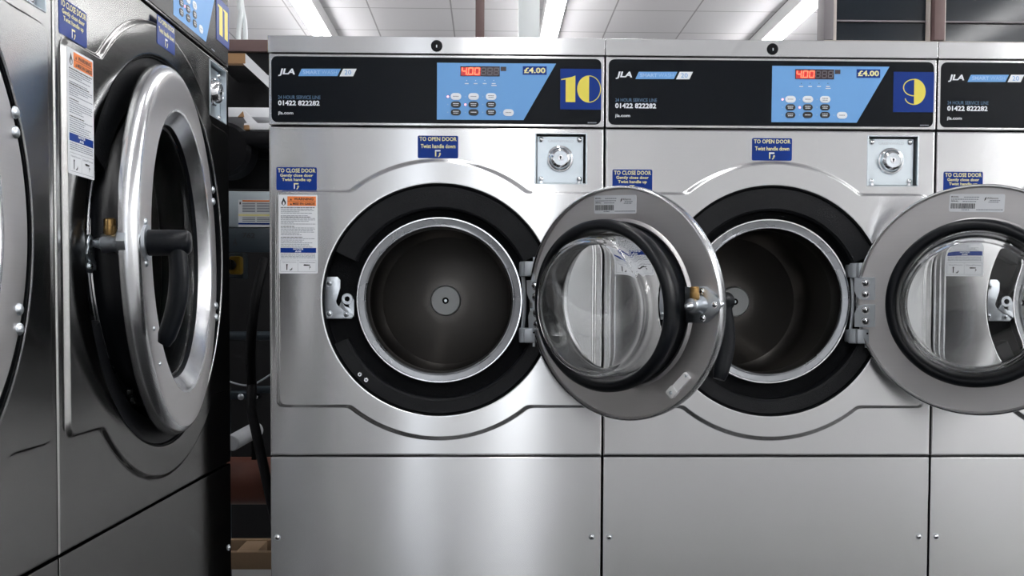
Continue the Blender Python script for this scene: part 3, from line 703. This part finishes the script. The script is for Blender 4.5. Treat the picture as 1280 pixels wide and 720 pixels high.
def door(S, root, loc, rz, rx):
    R, rw = S['R'], S['rw']; k = R/0.2177; rh = S['rh']
    b = MB()
    # outside is -y, inside is +y
    t = 0.030 if not S['big'] else 0.025
    prof = [(rw-0.007 if not S['big'] else rw-0.020, 0.012), (rw-0.0068 if not S['big'] else rw-0.0195, -0.006 if S['big'] else -0.010), (rw-0.003, -0.024 if not S['big'] else -0.0205), (rw, -t+0.0006), (rw+0.004, -t-0.0004),
            (R-0.020, -t), (R-0.012, -t+0.0012), (R-0.006, -t+0.004), (R-0.002, -t+0.009), (R, -t+0.015), (R, -0.001), (R-0.0012, 0.0015), (R-0.0032, 0.0018), (R-0.0045, 0.0),
            (R-0.005, -0.004), (R-0.0065, -0.006), (rw+0.0165, -0.006), (rw+0.0145, -0.0035), (rw+0.011, -0.0015), (rw+0.0085, -0.0035), (rw+0.005, -0.006), (rw-0.004, -0.004), (rw-0.007 if not S['big'] else rw-0.020, 0.012)]
    mats = []
    for i in range(len(prof)-1):
        mats.append('black_rubber' if i == 0 or i >= len(prof)-3 else 'steel_rim' if i < 4 or 6 <= i <= 10 else ('steel_bright' if 11 <= i <= 13 else 'steel_door'))
    b.lathe(prof, mats, None, 144)
    # hinge leaves on the inner face at the hinge edge (+x)
    xh = R-0.002 if not S['big'] else R-0.004
    for z0, z1, low in ((0.003, 0.047, False), (-0.0505, -0.0065, True)):
        zz0, zz1 = z0, z1
        xl, xr = xh-0.034, xh+0.004
        pts = [(xl, zz0), (xl, zz1)]
        if not low: pts += [(xr, zz1), (xr, zz0+0.018), (xr-0.004, zz0+0.008), (xr-0.010, zz0+0.002), (xr-0.018, zz0)]
        else: pts += [(xr-0.018, zz1), (xr-0.010, zz1-0.002), (xr-0.004, zz1-0.008), (xr, zz1-0.018), (xr, zz0)]
        b.poly(pts, 0.003, -0.007, 'zinc')
        X = Matrix.Rotation(PI, 4, 'Z')
        for zq in (zz0+0.011, zz1-0.011): screw(b, (-(xh-0.017), zq), 0.0062, -0.003, X, 'chrome')
    if S['big']:
        for a in (math.radians(210), math.radians(216)):
            pass
        for dx, dz in ((-0.219, -0.115), (-0.190, -0.165)): b.dome((dx, dz), 0.0035, -t, 0.0025, 'zinc', 12)
        for dx, dz in ((0.247, 0.1255), (0.247, 0.1045), (0.250, -0.0845), (0.250, -0.1055)): b.dome((dx, dz), 0.0070, -t, 0.0045, 'zinc', 14)
    d = b.build('door', root, loc, (rx, 0, rz), sharp=38)
    # gasket
    b = MB(); g = S['rg']; gi = S['rg_in']
    b.lathe([(gi, -0.004), (g-0.010, -0.005), (g-0.010, 0.014), (g-0.004, 0.028), (g, 0.042), (g-0.001, 0.053), (g-0.006, 0.059), (g-0.014, 0.061), (gi+0.003, 0.057), (gi, 0.050)], 'black_rubber', None, 120, closed=True)
    b.build('door_gasket', d, sharp=60)
    # glass bowl
    b = MB(); q = S['rgl']; th = 0.006
    outer = [(q+0.003, 0.0), (q, 0.030), (q-0.0015, 0.060), (q-0.0035, 0.076), (q-0.009, 0.086), (q-0.017, 0.0900), (q*0.6, 0.0925), (q*0.3, 0.0938), (0.0, 0.0942)]
    inner = [(0.0, 0.0882), (q*0.3, 0.0878), (q*0.6, 0.0866), (q-0.020, 0.0845), (q-0.0125, 0.0800), (q-0.0085, 0.073), (q-0.0065, 0.060), (q-0.005, 0.030), (q-0.0035, 0.0)]
    def refine(P):
        o = []
        n = len(P)
        for i in range(n-1):
            p0 = P[max(i-1, 0)]; p1 = P[i]; p2 = P[i+1]; p3 = P[min(i+2, n-1)]
            for s_ in (0, 0.25, 0.5, 0.75):
                o.append(tuple(0.5*((2*p1[j])+(-p0[j]+p2[j])*s_+(2*p0[j]-5*p1[j]+4*p2[j]-p3[j])*s_**2+(-p0[j]+3*p1[j]-3*p2[j]+p3[j])*s_**3) for j in (0, 1)))
        o.append(P[-1])
        return [(max(0.0, a), c) for a, c in o]
    b.lathe(refine(outer)+refine(inner)+[(q+0.003, 0.0)], 'glass', None, 128)
    bmesh.ops.remove_doubles(b.bm, verts=b.bm.verts, dist=1e-6)
    b.build('window_bowl', d, sharp=180)
    # outside handle
    b = MB()
    X = Matrix.Translation((-rh, 0, 0))
    b.lathe([(0.0, -t-0.004), (0.0, -t-0.005), (0.024, -t-0.004), (0.024, -t+0.001)], 'zinc', X, 28)
    hl = 0.058
    b.lathe([(0.0175, -t-0.002), (0.0175, -t-0.030), (0.0165, -t-hl+0.004), (0.0135, -t-hl), (0.0, -t-hl-0.001)], 'black_plastic', X, 32)
    pts = []; rs = []
    for i in range(13):
        f = i/12
        pts.append((-rh-0.004*math.sin(f*PI), -t-hl+0.018+0.020*f*f*1.0-0.006*math.sin(f*PI), -0.004-0.131*f))
        w = 0.0150 if f < 0.15 else 0.0130+0.0035*math.sin(f*PI)
        if i == 12: w = 0.011
        rs.append((w, 0.0115 if i < 12 else 0.007))
    b.tube(pts, rs, 'black_plastic', 18)
    for z in (0.027, -0.027): b.dome((-rh, z), 0.0055, -t, 0.0035, 'zinc', 12)
    b.build('door_handle', d, sharp=50)
    # latch on the inner face
    b = MB(); X = Matrix.Translation((-rh, 0, 0)) @ Matrix.Rotation(PI, 4, 'Z')
    pl = [(0.030, 0.031), (0.030, -0.031), (-0.008, -0.031), (-0.036, -0.010), (-0.040, 0.0), (-0.036, 0.010), (-0.008, 0.031)]
    b.poly([(-x, z) for x, z in pl], -0.0035+0.0, 0.008, 'zinc', X, bev=0.0006)
    for c in ((0.004, 0.023), (0.004, -0.023), (0.028, 0.0)): screw(b, (c[0], c[1]), 0.0045, -0.0035, X, 'chrome')
    T = X
    b.lathe([(0.0, -0.046), (0.0035, -0.045), (0.0075, -0.036), (0.0075, -0.033), (0.0125, -0.031), (0.0135, -0.026), (0.0120, -0.016), (0.0150, -0.008), (0.0170, -0.003)], 'zinc', Matrix.Translation((-rh-0.002+0.004, 0, 0)) @ Matrix.Rotation(PI, 4, 'Z'), 32)
    lt = b.build('latch_plate', d)
    b = MB()
    b.tube([(-rh, 0.020, 0.010), (-rh, 0.020, 0.0125), (-rh, 0.020, 0.022), (-rh, 0.020, 0.0225), (-rh, 0.020, 0.031), (-rh, 0.020, 0.0325)], [0.0070, 0.0084, 0.0084, 0.0078, 0.0078, 0.006], 'brass', 20)
    tag(b.build('grease_cap', d), 'brass cap')
    # small white bracket low on the inner face
    b = MB(); a = math.radians(230)
    A = Matrix.Translation((-0.128*k, -0.006, -0.142*k)) @ Matrix.Rotation(math.radians(45), 4, 'Y') @ Matrix.Rotation(PI, 4, 'Z')
    b.poly(rrect(-0.0235, 0.0235, -0.0075, 0.0075, 0.002), -0.007, 0.0, 'white_plastic', A, bev=0.001)
    b.poly(rrect(-0.030, -0.012, -0.0085, 0.0085, 0.003), -0.010, 0.0, 'white_plastic', A, bev=0.001)
    b.dome((-0.022, 0.0), 0.0035, -0.010, 0.002, 'zinc', 12, A); b.dome((0.0215, 0.0), 0.0035, -0.005, 0.0025, 'zinc', 12, A)
    b.build('door_bracket', d)
    # serial label at the top
    b = MB(); A = Matrix.Translation((0.002, -0.0058, (R+S['rg'])/2-0.0035)) @ Matrix.Rotation(math.radians(-3), 4, 'Y') @ Matrix.Rotation(PI, 4, 'Z')
    b.poly(rrect(-0.047, 0.047, -0.0165, 0.0165, 0.003), -0.0004, 0.0002, 'paper', A)
    y = -0.0008
    b.text('MODEL:', -0.044, -0.031, 0.010, 0.0125, y, 'ink', 0.02, X=A); b.text('SERIAL:', -0.044, -0.031, 0.002, 0.0045, y, 'ink', 0.02, X=A)
    rnd = random.Random(5)
    for zz, xs, xe in ((0.010, -0.022, 0.002), (0.006, -0.044, 0.0), (0.002, -0.024, -0.002), (-0.0135, -0.025, -0.012), (-0.013, 0.0, 0.044), (0.004, 0.022, 0.037), (0.001, 0.020, 0.037)):
        x = xs
        while x < xe:
            l = rnd.uniform(0.002, 0.004); b.poly([(x, zz), (x+l, zz), (x+l, zz+0.0014), (x, zz+0.0014)], y, None, 'print_grey', A); x += l+0.0008
    x = -0.044
    while x < -0.002:
        l = rnd.choice((0.0006, 0.001, 0.0014)); b.poly([(x, -0.0105), (x+l, -0.0105), (x+l, -0.001), (x, -0.001)], y, None, 'ink', A); x += l+rnd.choice((0.0006, 0.0009))
    b.text('Alliance', 0.017, 0.036, 0.0070, 0.0110, y, 'ink', 0.0, X=A)
    b.poly([(0.0125, 0.004), (0.0150, 0.006), (0.0165, 0.0115), (0.0135, 0.009)], y, None, 'ink', A)
    tag(b.build('serial_label', d, smooth=False), 'white serial label with bar code')
    return d

def machine(S, loc, rz, number, door_pose, label, group, DR=None):
    root = empty('washing_machine', loc, rz)
    tag(root, label, 'washing machine', group)
    W, H, T = S['W'], S['H'], S['top']; dp = S['depth']
    b = MB()
    # carcass: two sides, back, bottom (hollow, so that the drum has room)
    b.box(0.0008, 0.004, 0.018, dp, -BASE+0.03, H+T-S['lid'], 'dark_cab'); b.box(W-0.004, W-0.0008, 0.018, dp, -BASE+0.03, H+T-S['lid'], 'dark_cab')
    b.box(0.004, W-0.004, dp-0.004, dp, -BASE+0.03, H+T-S['lid'], 'dark_cab'); b.box(0.004, W-0.004, 0.018, dp-0.004, -BASE+0.03, -BASE+0.04, 'dark_cab')
    b.box(0.004, W-0.004, 0.018, 0.022, -0.02, 0.008, 'dark_gap'); b.box(0.004, W-0.004, 0.019, 0.024, H-0.01, H+0.01, 'dark_gap')
    b.box(0.02, W-0.02, 0.05, dp-0.03, -BASE, -BASE+0.03, 'dark_cab')
    b.build('cabinet', root, (0, 0, BASE))
    front_panel(S, root)
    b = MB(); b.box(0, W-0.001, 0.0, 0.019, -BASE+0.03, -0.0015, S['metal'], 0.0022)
    for x in (0.013, W-0.019):
        b.cyl((x, S['scr']), 0.0062, -0.0012, 0.0, 'grey_cast', 16, 0.0004); b.dome((x, S['scr']), 0.0050, -0.0012, 0.003, 'steel_bright', 14)
        b.cyl((x, S['scr']), 0.0016, -0.0046, -0.003, 'dark_gap', 6)
    b.build('lower_panel', root, (0, 0, BASE))
    control_panel(S, root, number)
    stickers(S, root); coin_unit(S, root); drum_group(S, root); hinge(S, root)
    DS = dict(S)
    if DR: DS['R'] = DR
    door(DS, root, door_pose[0], door_pose[1], door_pose[2])
    return root

PITCH_X = 0.66
G = 'front-loading washing machines in the laundrette'
R_ = math.radians
def dz(x, y, z): return (x, y, z+BASE)
MZ = SZ-BASE
m10 = machine(SMALL, (0.0012, 0, MZ), 0, '10', (dz(0.6665, -0.1605, 0.3025), R_(136.5), R_(-4.36)),
              'stainless steel washing machine numbered 10 with its door swung wide open', G, 0.2145)
m9 = machine(SMALL, (PITCH_X+0.0012, 0, MZ), 0, '9', (dz(0.6845, -0.1264, 0.3106), R_(149.9), R_(-5.97)),
             'stainless steel washing machine numbered 9, open door overlapping its right-hand neighbour', G)
m8 = machine(SMALL, (2*PITCH_X+0.0012, 0, MZ), 0, '8', (dz(0.72, -0.110, 0.308), R_(160), R_(-4)),
             'washing machine at the right picture edge, cut off beside machine 9', G)
A2 = 0.0274
def row2(sx):        # near-left base corner of the larger machines standing at right angles
    return (-0.0669+sx*math.sin(A2), -0.0345+sx*math.cos(A2), MZ-0.0062)
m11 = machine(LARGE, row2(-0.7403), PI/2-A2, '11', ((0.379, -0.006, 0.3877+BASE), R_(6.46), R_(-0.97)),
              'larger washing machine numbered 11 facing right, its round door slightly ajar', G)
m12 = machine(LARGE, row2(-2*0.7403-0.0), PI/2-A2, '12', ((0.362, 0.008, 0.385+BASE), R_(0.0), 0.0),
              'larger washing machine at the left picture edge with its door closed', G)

# ------------------------------------------------------------------ room
CZ = CAM.z+2.17
XL, XR, YN, YF = -2.6, 6.2, -5.6, 9.6
def struct(b, name, **k): o = b.build(name, **k); o['kind'] = 'structure'; return o
b = MB(); b.box(XL, XR, YN, YF, -0.1, 0.0, 'floor'); struct(b, 'floor')
b = MB(); b.box(XL, XR, YN, YF, 0, 0.1, 'ceiling'); o = struct(b, 'ceiling')
tile = at(600, 27, 6.1)
o.location = (0.15, 0.13, CZ)
b = MB(); b.box(XL-0.1, XL, YN, YF, 0, CZ, 'wall'); struct(b, 'wall_left')
b = MB(); b.box(XR, XR+0.1, YN, YF, 0, CZ, 'wall'); struct(b, 'wall_right')
b = MB(); b.box(XL, XR, YF, YF+0.1, 0, CZ, 'wall'); struct(b, 'wall_back')
# street wall behind the viewer: unseen openings, a slot and a window, placed for steel streaks
b = MB()
streak_gaps = [(-0.19, 0.01, 0.05, 2.9), (0.36, 0.84, 0.5, 2.2)]
xs = [XL]+[v for w in streak_gaps for v in w[:2]]+[XR]
for i in range(0, len(xs), 2): b.box(xs[i], xs[i+1], YN-0.1, YN, 0, CZ, 'wall')
for w in streak_gaps:
    b.box(w[0], w[1], YN-0.1, YN, 0, w[2], 'wall'); b.box(w[0], w[1], YN-0.1, YN, w[3], CZ, 'wall')
struct(b, 'wall_front')

# partition behind the machines
PYY = 1.70
rail0 = at(300, 64.5, PYY).z; rail1 = at(300, 49, PYY).z
b = MB(); b.box(XL, XR, PYY+0.02, PYY+0.08, 0, rail0, 'wall_dark'); struct(b, 'wall_partition')
xw = at(1030, 30, PYY).x
b = MB(); b.box(XL, xw, PYY, PYY+0.09, rail0+0.001, rail1, 'brown_paint', 0.004); struct(b, 'trim_1')
b = MB(); x0 = at(594.3, 30, PYY).x; x1 = at(605.5, 30, PYY).x
b.box(x0, x1, PYY+0.01, PYY+0.06, rail1+0.001, CZ-0.002, 'brown_paint', 0.003); struct(b, 'trim_2')
# frames of the two dark windows on the right
b = MB(); b.box(xw, XR-0.3, PYY, PYY+0.09, rail0-0.06, at(1100, 50.5, PYY).z, 'cream', 0.003); struct(b, 'trim_3')
wz0 = at(1100, 50.5, PYY).z+0.001
def win(name, u0, u1, f0, f1, m0, m1):
    r = bpy.data.objects.new(name, None); COL.objects.link(r); r.location = (at(u0, 30, PYY).x, PYY, wz0); r['kind'] = 'structure'
    X0 = at(u0, 30, PYY).x; X1 = at(u1, 30, PYY).x
    P0 = at(f0, 30, PYY).x-X0; P1 = at(f1, 30, PYY).x-X0; H = CZ-wz0-0.003
    b = MB(); b.box(0, P0*0.72, 0.0, 0.08, 0, H, m0, 0.003); b.box(P0*0.72, P0, 0.01, 0.08, 0, H, 'cream', 0.002)
    b.box(P1, X1-X0, 0.01, 0.08, 0, H, m1, 0.002)
    b.build('window_frame', r)
    b = MB(); b.box(P0+0.001, P1-0.001, 0.04, 0.046, 0, H, 'dark_glass'); p = b.build('pane', r)
    b = MB(); zz = at(1100, 23.5, PYY).z-wz0; b.box(P0+0.004, P1-0.004, 0.028, 0.0395, zz-0.003, zz+0.003, 'frame_grey', 0.001); b.build('reflected_line', r)  # thin bar imitating the pale line reflected in the pane
    return r
win('window_1', 1030, 1165, 1047, 1163, 'frame_grey', 'cream')
b = MB(); x0 = at(1166, 30, PYY).x; x1 = at(1180, 30, PYY).x; b.box(x0+0.001, x1-0.001, PYY-0.012, PYY+0.08, wz0, CZ-0.003, 'brown_paint', 0.003); struct(b, 'trim_4')
win('window_2', 1180, 1640, 1183.5, 1625, 'cream', 'cream')

# pale square post beyond the partition
b = MB(); x0 = at(648.5, 30, 2.6).x; x1 = at(674.5, 30, 2.6).x
b.box(x0, x1, 2.6, 2.7, 0.002, CZ-0.003, 'pale_post', 0.006)
tag(b.build('support_post'), 'pale blue-white post rising behind machine 10 beside the ceiling light', 'post')
# milky hose hanging beyond the rail
b = MB(); pts = []
for u, v in ((297.5, 70), (298, 44), (299.5, 28), (301, 16), (299.5, 6), (300.5, -6)):
    p = at(u, v, 2.3); pts.append((p.x, p.y, p.z))
b.tube(pts, 0.010, 'pale_post', 10)
pts = []
for u, v in ((307, 70), (307, 42), (306, 26), (303.5, 14), (302, 2), (301.5, -8)):
    p = at(u, v, 2.32); pts.append((p.x, p.y, p.z))
b.tube(pts, 0.009, 'pale_post', 10)
top = at(301, -14, 2.31)
b.tube([(top.x, top.y, top.z-0.02), (top.x, top.y, CZ-0.001)], 0.012, 'pale_post', 10)
tag(b.build('hanging_hose'), 'milky looped hose hanging above the brown rail, top left of machine 10', 'hose')

# ceiling lights
def light(x, y, label=None, grp=None, hl=0.76):
    r = empty('ceiling_light', (x, y, CZ))
    tag(r, label, 'light', grp)
    b = MB(); b.box(-0.068, 0.068, -hl, hl, -0.10, 0.0, 'fixture', 0.004); b.build('batten', r)
    for dx in (-0.040, 0.040):
        b = MB(); b.tube([(dx, -hl+0.015, -0.120), (dx, hl-0.015, -0.120)], 0.019, 'tube', 12)
        b.build('fluorescent_tube', r)
far = ['left of the three bright tube lights above the machines, beside machine 11', 'middle bright tube light above machine 10, beside the pale post', 'right of the three bright tube lights, slanting above machine 9']
for i, (x, yend) in enumerate(((-0.855, 6.75), (0.89, 6.55), (2.62, 6.5))):
    light(x, yend-1.2, far[i], 'bright tube lights behind the machines', 1.2)
NL = 'unseen ceiling tube light added to brighten the room and its reflections'; NG = 'added ceiling lights out of the picture'
for x in (0.56, 4.1, 4.9, 5.7):  # unseen fixtures added for reflections; first row follows the streak in the steel
    for y in (-4.7, -3.4, -2.1, -0.8):
        light(x, y, NL, NG, 0.6)
for x in (0.95, 2.88, 4.8): light(x, 1.2, NL, NG)  # added out of view to light the post and ceiling behind
for x in (-0.97, 0.95, 2.88): light(x, 3.4, NL, NG)

# ------------------------------------------------------------------ service gap between machines 11 and 10, some colours darkened for shade
def pt(u, v, Y): p = at(u, v, Y); return p
def bx(b, u0, u1, v0, v1, Y, d, mat, bev=0.002, xpad=(0, 0)):
    a = at(u0, v1, Y); c = at(u1, v0, Y); b.box(a.x-xpad[0], c.x+xpad[1], Y, Y+d, a.z, c.z, mat, bev)
# chipboard shelf unit: top board, cavity shade painted as dark boards
b = MB(); Yc = 1.15
bx(b, 262, 306.5, 66.5, 79, Yc, 0.03, 'chip')
bx(b, 262, 306.5, 66.5, 72, Yc+0.031, 0.36, 'wall_dark')
a = at(262, 134, Yc); c = at(345, 66.5, Yc)
b.box(a.x-0.05, c.x+0.02, Yc+0.40, Yc+0.415, a.z, c.z, 'wall_dark')
q = [at(303, 79, Yc), at(306.5, 66.5, Yc), at(345, 104, Yc), at(345, 118, Yc)]
b.poly([(p.x, p.z) for p in q], Yc+0.002, Yc+0.02, 'laminate')
b.poly([(p.x, p.z) for p in (at(306.5, 66.5, Yc), at(345, 66.5, Yc), at(345, 104, Yc))], Yc+0.30, Yc+0.31, 'laminate')
bx(b, 262, 345, 134.5, 146, Yc, 0.40, 'laminate')
tag(b.build('shelf_unit'), 'chipboard shelf unit with white slanting panel behind the gap beside machine 11', 'shelf')
b = MB(); bx(b, 305, 345, 154, 162, 0.98, 0.30, 'laminate', 0.001); bx(b, 304.3, 311.5, 156, 162.5, 0.975, 0.02, 'chip', 0.003); q_ = at(342, 162, 1.2); b.box(q_.x-0.012, q_.x, 1.24, 1.26, 0.001, q_.z-0.002, 'wall_dark')
tag(b.build('laminate_board'), 'white laminate board with chipped brown end, lying below the shelf', 'board')
b = MB(); b.poly([(p.x, p.z) for p in (at(304.5, 137, 1.06), at(322, 154, 1.06), at(309, 154, 1.06), at(303, 145, 1.06))], 1.06, 1.075, 'laminate')
b.poly([(p.x, p.z) for p in (at(297, 146, 1.055), at(303.5, 139, 1.055), at(305, 146, 1.055))], 1.055, 1.07, 'chip')
tag(b.build('broken_board'), 'small slanting white board offcut with a brown broken edge on the shelf', 'board')
b = MB(); p = at(292, 170, 0.86)
T = Matrix.Translation((p.x-0.03, 0.86, p.z-0.035))
b.lathe([(0.0, 0), (0.066, 0.002), (0.076, 0.014), (0.078, 0.088), (0.072, 0.096), (0, 0.098)], 'black_matt', T, 48)
b.box(p.x-0.13, at(345, 170, 0.86).x, 0.862, 0.96, at(300, 181, 0.86).z, at(300, 163, 0.86).z, 'black_matt', 0.006)
b.box(p.x-0.125, p.x-0.10, 0.955, 0.965, 0.001, p.z-0.03, 'black_matt', 0.002)
tag(b.build('motor_housing'), 'black rounded housing below the white boards in the gap', 'housing')
b = MB()
for v, r in ((184, 0.006), (190.5, 0.007), (196, 0.008)):
    a = at(270, v, 0.975); c = at(345, v, 0.975); b.tube([(a.x, 0.975+r, a.z), (c.x, 0.975+r, c.z)], r, 'black_matt', 12)
b.box(at(270, 190, 0.99).x, at(345, 190, 0.99).x, 0.992, 1.00, at(300, 236, 0.99).z, at(300, 183.5, 0.99).z, 'dark_gap')
tag(b.build('cable_run'), 'dark horizontal cables crossing the gap under the black housing', 'cable')
b = MB(); bx(b, 262, 345, 239, 284, 0.80, 0.25, 'grey_box', 0.006)
mo = b.build('control_box'); tag(mo, 'pale grey metal box with an instruction sheet between machines 11 and 10', 'box')
b = MB(); a = at(298, 283.5, 0.797); c = at(345, 250, 0.797)
b.poly([(a.x, a.z), (c.x, a.z), (c.x, c.z), (a.x, c.z)], 0.7965, 0.7995, 'paper')
def strip(u0, u1, v0, v1, mat):
    p0 = at(u0, v1, 0.7955); p1 = at(u1, v0, 0.7955); b.poly([(p0.x, p0.z), (p1.x, p0.z), (p1.x, p1.z), (p0.x, p1.z)], 0.7955, None, mat)
strip(303, 345, 250.3, 252, 'orange'); strip(298, 345, 267.8, 270, 'pale_yellow'); strip(298, 345, 278.8, 280.6, 'navy'); strip(299.3, 301, 252.5, 255.5, 'ink')
for v in range(254, 278, 2):
    if 266 <= v <= 270: continue
    strip(303, 319, v, v+0.8, 'print_grey'); strip(321, 345, v, v+0.8, 'print_grey')
tag(b.build('instruction_sheet', mo, smooth=False), 'white printed sheet with orange, yellow and navy bands')
b = MB(); bx(b, 262, 345, 285.5, 315, 0.79, 0.02, 'blue_steel', 0.002); q_ = at(262, 315, 0.79); b.box(q_.x, q_.x+0.02, 0.792, 0.798, 0.001, q_.z+0.03, 'blue_steel')
o = b.build('marked_plate'); tag(o, 'dark blue steel plate with handwritten 762 and A below the grey box', 'plate')
b = MB()
def hand(body, u0, u1, v0, v1):
    a = at(u0, v1, 0.788); c = at(u1, v0, 0.788); b.text(body, a.x, c.x, a.z, c.z, 0.7885, 'ink', 0.02, 0.1)
hand('762', 302.5, 318.5, 291, 297.5); hand('A', 290.5, 296, 298, 307)
tag(b.build('handwriting', o, smooth=False), 'black handwritten marks')
b = MB(); bx(b, 286, 300.5, 320, 343, 0.84, 0.05, 'yellow_sw', 0.006); bx(b, 286, 304, 316, 348, 0.87, 0.06, 'blue_steel', 0.004)
p = at(289, 331, 0.84); b.cyl((p.x, p.z), 0.014, 0.822, 0.845, 'black_matt', 24, 0.003); b.box(p.x-0.004, p.x+0.004, 0.812, 0.823, p.z-0.013, p.z+0.013, 'black_matt', 0.002)
tag(b.build('isolator_switch'), 'yellow isolator switch with black knob on the gap wall', 'switch')
b = MB(); pts = []
for i in range(15):
    f = i/14; u = 331-32*math.sin(f*1.5)**0.9+22*f*f; v = 325+200*f; p = at(u, v, 0.76-0.1*math.sin(f*PI)); pts.append(tuple(p))
q_ = pts[-1]; pts = pts[:-3]; q_ = pts[-1]; pts += [(q_[0]+0.01, q_[1]-0.05, q_[2]-0.06), (q_[0]+0.10, q_[1]-0.12, 0.30), (q_[0]+0.12, q_[1]-0.16, 0.012)]
b.tube(pts, 0.013, 'black_matt', 12)
tag(b.build('rubber_hose'), 'black rubber hose hanging down inside the gap', 'hose')
b = MB(); a = at(300, 420, 1.14); c = at(345, 420, 1.14); b.tube([(a.x-0.1, 1.14, a.z), (a.x, 1.14, a.z), (c.x, 1.14, c.z)], 0.014, 'blue_steel', 16); b.box(a.x-0.1, a.x-0.075, 1.13, 1.15, 0.001, a.z, 'blue_steel', 0.002)
tag(b.build('steel_bar'), 'dark horizontal steel bar halfway down the gap', 'bar')
b = MB(); pts = []
for i in range(9):
    u = 284+i*7.5; v = 476+6*math.sin(i/8*PI*1.15)-max(0, i-4)*2.2; pts.append(tuple(at(u, v, 1.0)))
pts = [(pts[0][0]-0.16, 1.02, 0.003), (pts[0][0]-0.16, 1.01, pts[0][2]-0.05), (pts[0][0]-0.10, 1.0, pts[0][2]+0.012)]+pts; b.tube(pts, 0.0028, 'grey_cast', 8)
tag(b.build('thin_cable'), 'thin grey cable sagging across the lower gap', 'cable')
b = MB(); bx(b, 270, 312, 490, 500, 1.05, 0.05, 'blue_steel', 0.004); bx(b, 314, 345, 484, 492, 1.05, 0.05, 'blue_steel', 0.004)
q_ = at(272, 495, 1.05); b.box(q_.x, q_.x+0.03, 1.06, 1.09, 0.001, q_.z, 'blue_steel', 0.002)
p = at(319.5, 496.5, 1.04); b.dome((p.x, p.z), 0.006, 1.045, 0.006, 'chrome', 12); b.box(p.x-0.006, p.x+0.006, 1.045, 1.09, p.z-0.006, p.z+0.006, 'blue_steel', 0.002)
p = at(300, 496.5, 1.04); b.dome((p.x, p.z), 0.010, 1.05, 0.006, 'zinc', 12)
tag(b.build('pump_bracket'), 'dark bracket with a shiny bolt low in the gap', 'bracket')
b = MB(); a = at(289, 554, 0.70); c = at(320, 537, 0.84); A_ = Vector(a); C_ = Vector(c)
b.tube([tuple(A_), tuple(A_+(C_-A_)*0.02), tuple(C_)], [0.0200, 0.0220, 0.0220], 'pipe_white', 24); b.box(C_.x-0.006, C_.x+0.006, C_.y-0.03, C_.y-0.018, at(300, 576, 0.80).z+0.001, C_.z-0.012, 'dark_gap')
tag(b.build('pipe_offcut'), 'short white pipe offcut slanting above the brown pipe', 'pipe')
b = MB(); Yp = 0.80; a = at(262, 606, Yp); c = at(350, 606, Yp); rr = (at(300, 576, Yp).z-at(300, 636, Yp).z)/2  # radius
b.tube([(a.x-0.3, Yp+rr, a.z), (a.x, Yp+rr, a.z), (c.x, Yp+rr, a.z)], rr, 'pipe_brown', 40)
for x_ in (a.x-0.18, ): b.box(x_-0.02, x_+0.02, Yp+0.03, Yp+2*rr-0.02, 0.002, a.z-rr+0.006, 'blue_steel', 0.002)
tag(b.build('drain_pipe'), 'thick brown drain pipe lying across the bottom of the gap', 'pipe')
# pallet
b = MB(); Yq = 0.62; z1 = at(300, 690.5, Yq).z; z0 = at(300, 712, Yq).z; x0 = at(262, 700, Yq).x-0.25; x1 = -0.02
b.box(x0, x1, Yq, Yq+0.022, z0, z1, 'pallet', 0.002)
b.box(x0, x1, Yq+0.14, Yq+0.162, z0, z1, 'pallet', 0.002)
a = Vector(at(291, 690, Yq)); 
for xc, ang in ((at(306, 690, Yq).x, 0.0), (x0+0.05, 0.0)):
    b.box(xc-0.028, xc+0.028, Yq+0.023, Yq+0.14, z0+0.01, z1-0.002, 'pallet', 0.002)
for k in range(2): b.box(x0, x1, Yq+0.005+k*0.085, Yq+0.075+k*0.085, 0.001, 0.022, 'pallet', 0.002)
b.box(x0, x0+0.06, Yq+0.0, Yq+0.07, 0.022, z0+0.005, 'pallet'); b.box(x1-0.08, x1-0.02, Yq+0.0, Yq+0.07, 0.022, z0+0.005, 'pallet')
b.box(x0, x0+0.06, Yq+0.10, Yq+0.16, 0.022, z0+0.005, 'pallet'); b.box(x1-0.08, x1-0.02, Yq+0.10, Yq+0.16, 0.022, z0+0.005, 'pallet')
tag(b.build('wooden_pallet'), 'pale wooden pallet frame on the floor at the bottom of the gap', 'pallet')

b = MB(); b.box(-0.06, 3.6, -1.75, -0.02, 0.0005, 0.012, 'mat', 0.003); struct(b, 'shade_mat')  # unseen mat, added to darken reflections in the left machines
# plinth under the machines
b = MB(); b.box(0.0, 3*PITCH_X+1.5, 0.03, 0.75, 0.0005, MZ-0.0002, 'wall_dark', 0.004); struct(b, 'trim_5')
b = MB(); b.box(-1.0, -0.16, -3.2, -0.06, 0.0005, MZ-0.0066, 'wall_dark', 0.004); struct(b, 'trim_6')

# ------------------------------------------------------------------ light and look
w = bpy.data.worlds.new('daylight'); sc.world = w; w.use_nodes = True
bg = w.node_tree.nodes['Background']; bg.inputs[0].default_value = (0.90, 0.94, 1.0, 1); bg.inputs[1].default_value = 3.0
sc.view_settings.view_transform = 'Standard'
try: sc.view_settings.look = 'None'
except Exception: pass
sc.view_settings.exposure = 0.0; sc.view_settings.gamma = 1.0; sc.view_settings.use_curve_mapping = False
sc.cycles.use_denoising = True
sc.cycles.max_bounces = 10; sc.cycles.transmission_bounces = 8; sc.cycles.glossy_bounces = 6
sc.cycles.sample_clamp_indirect = 6.0
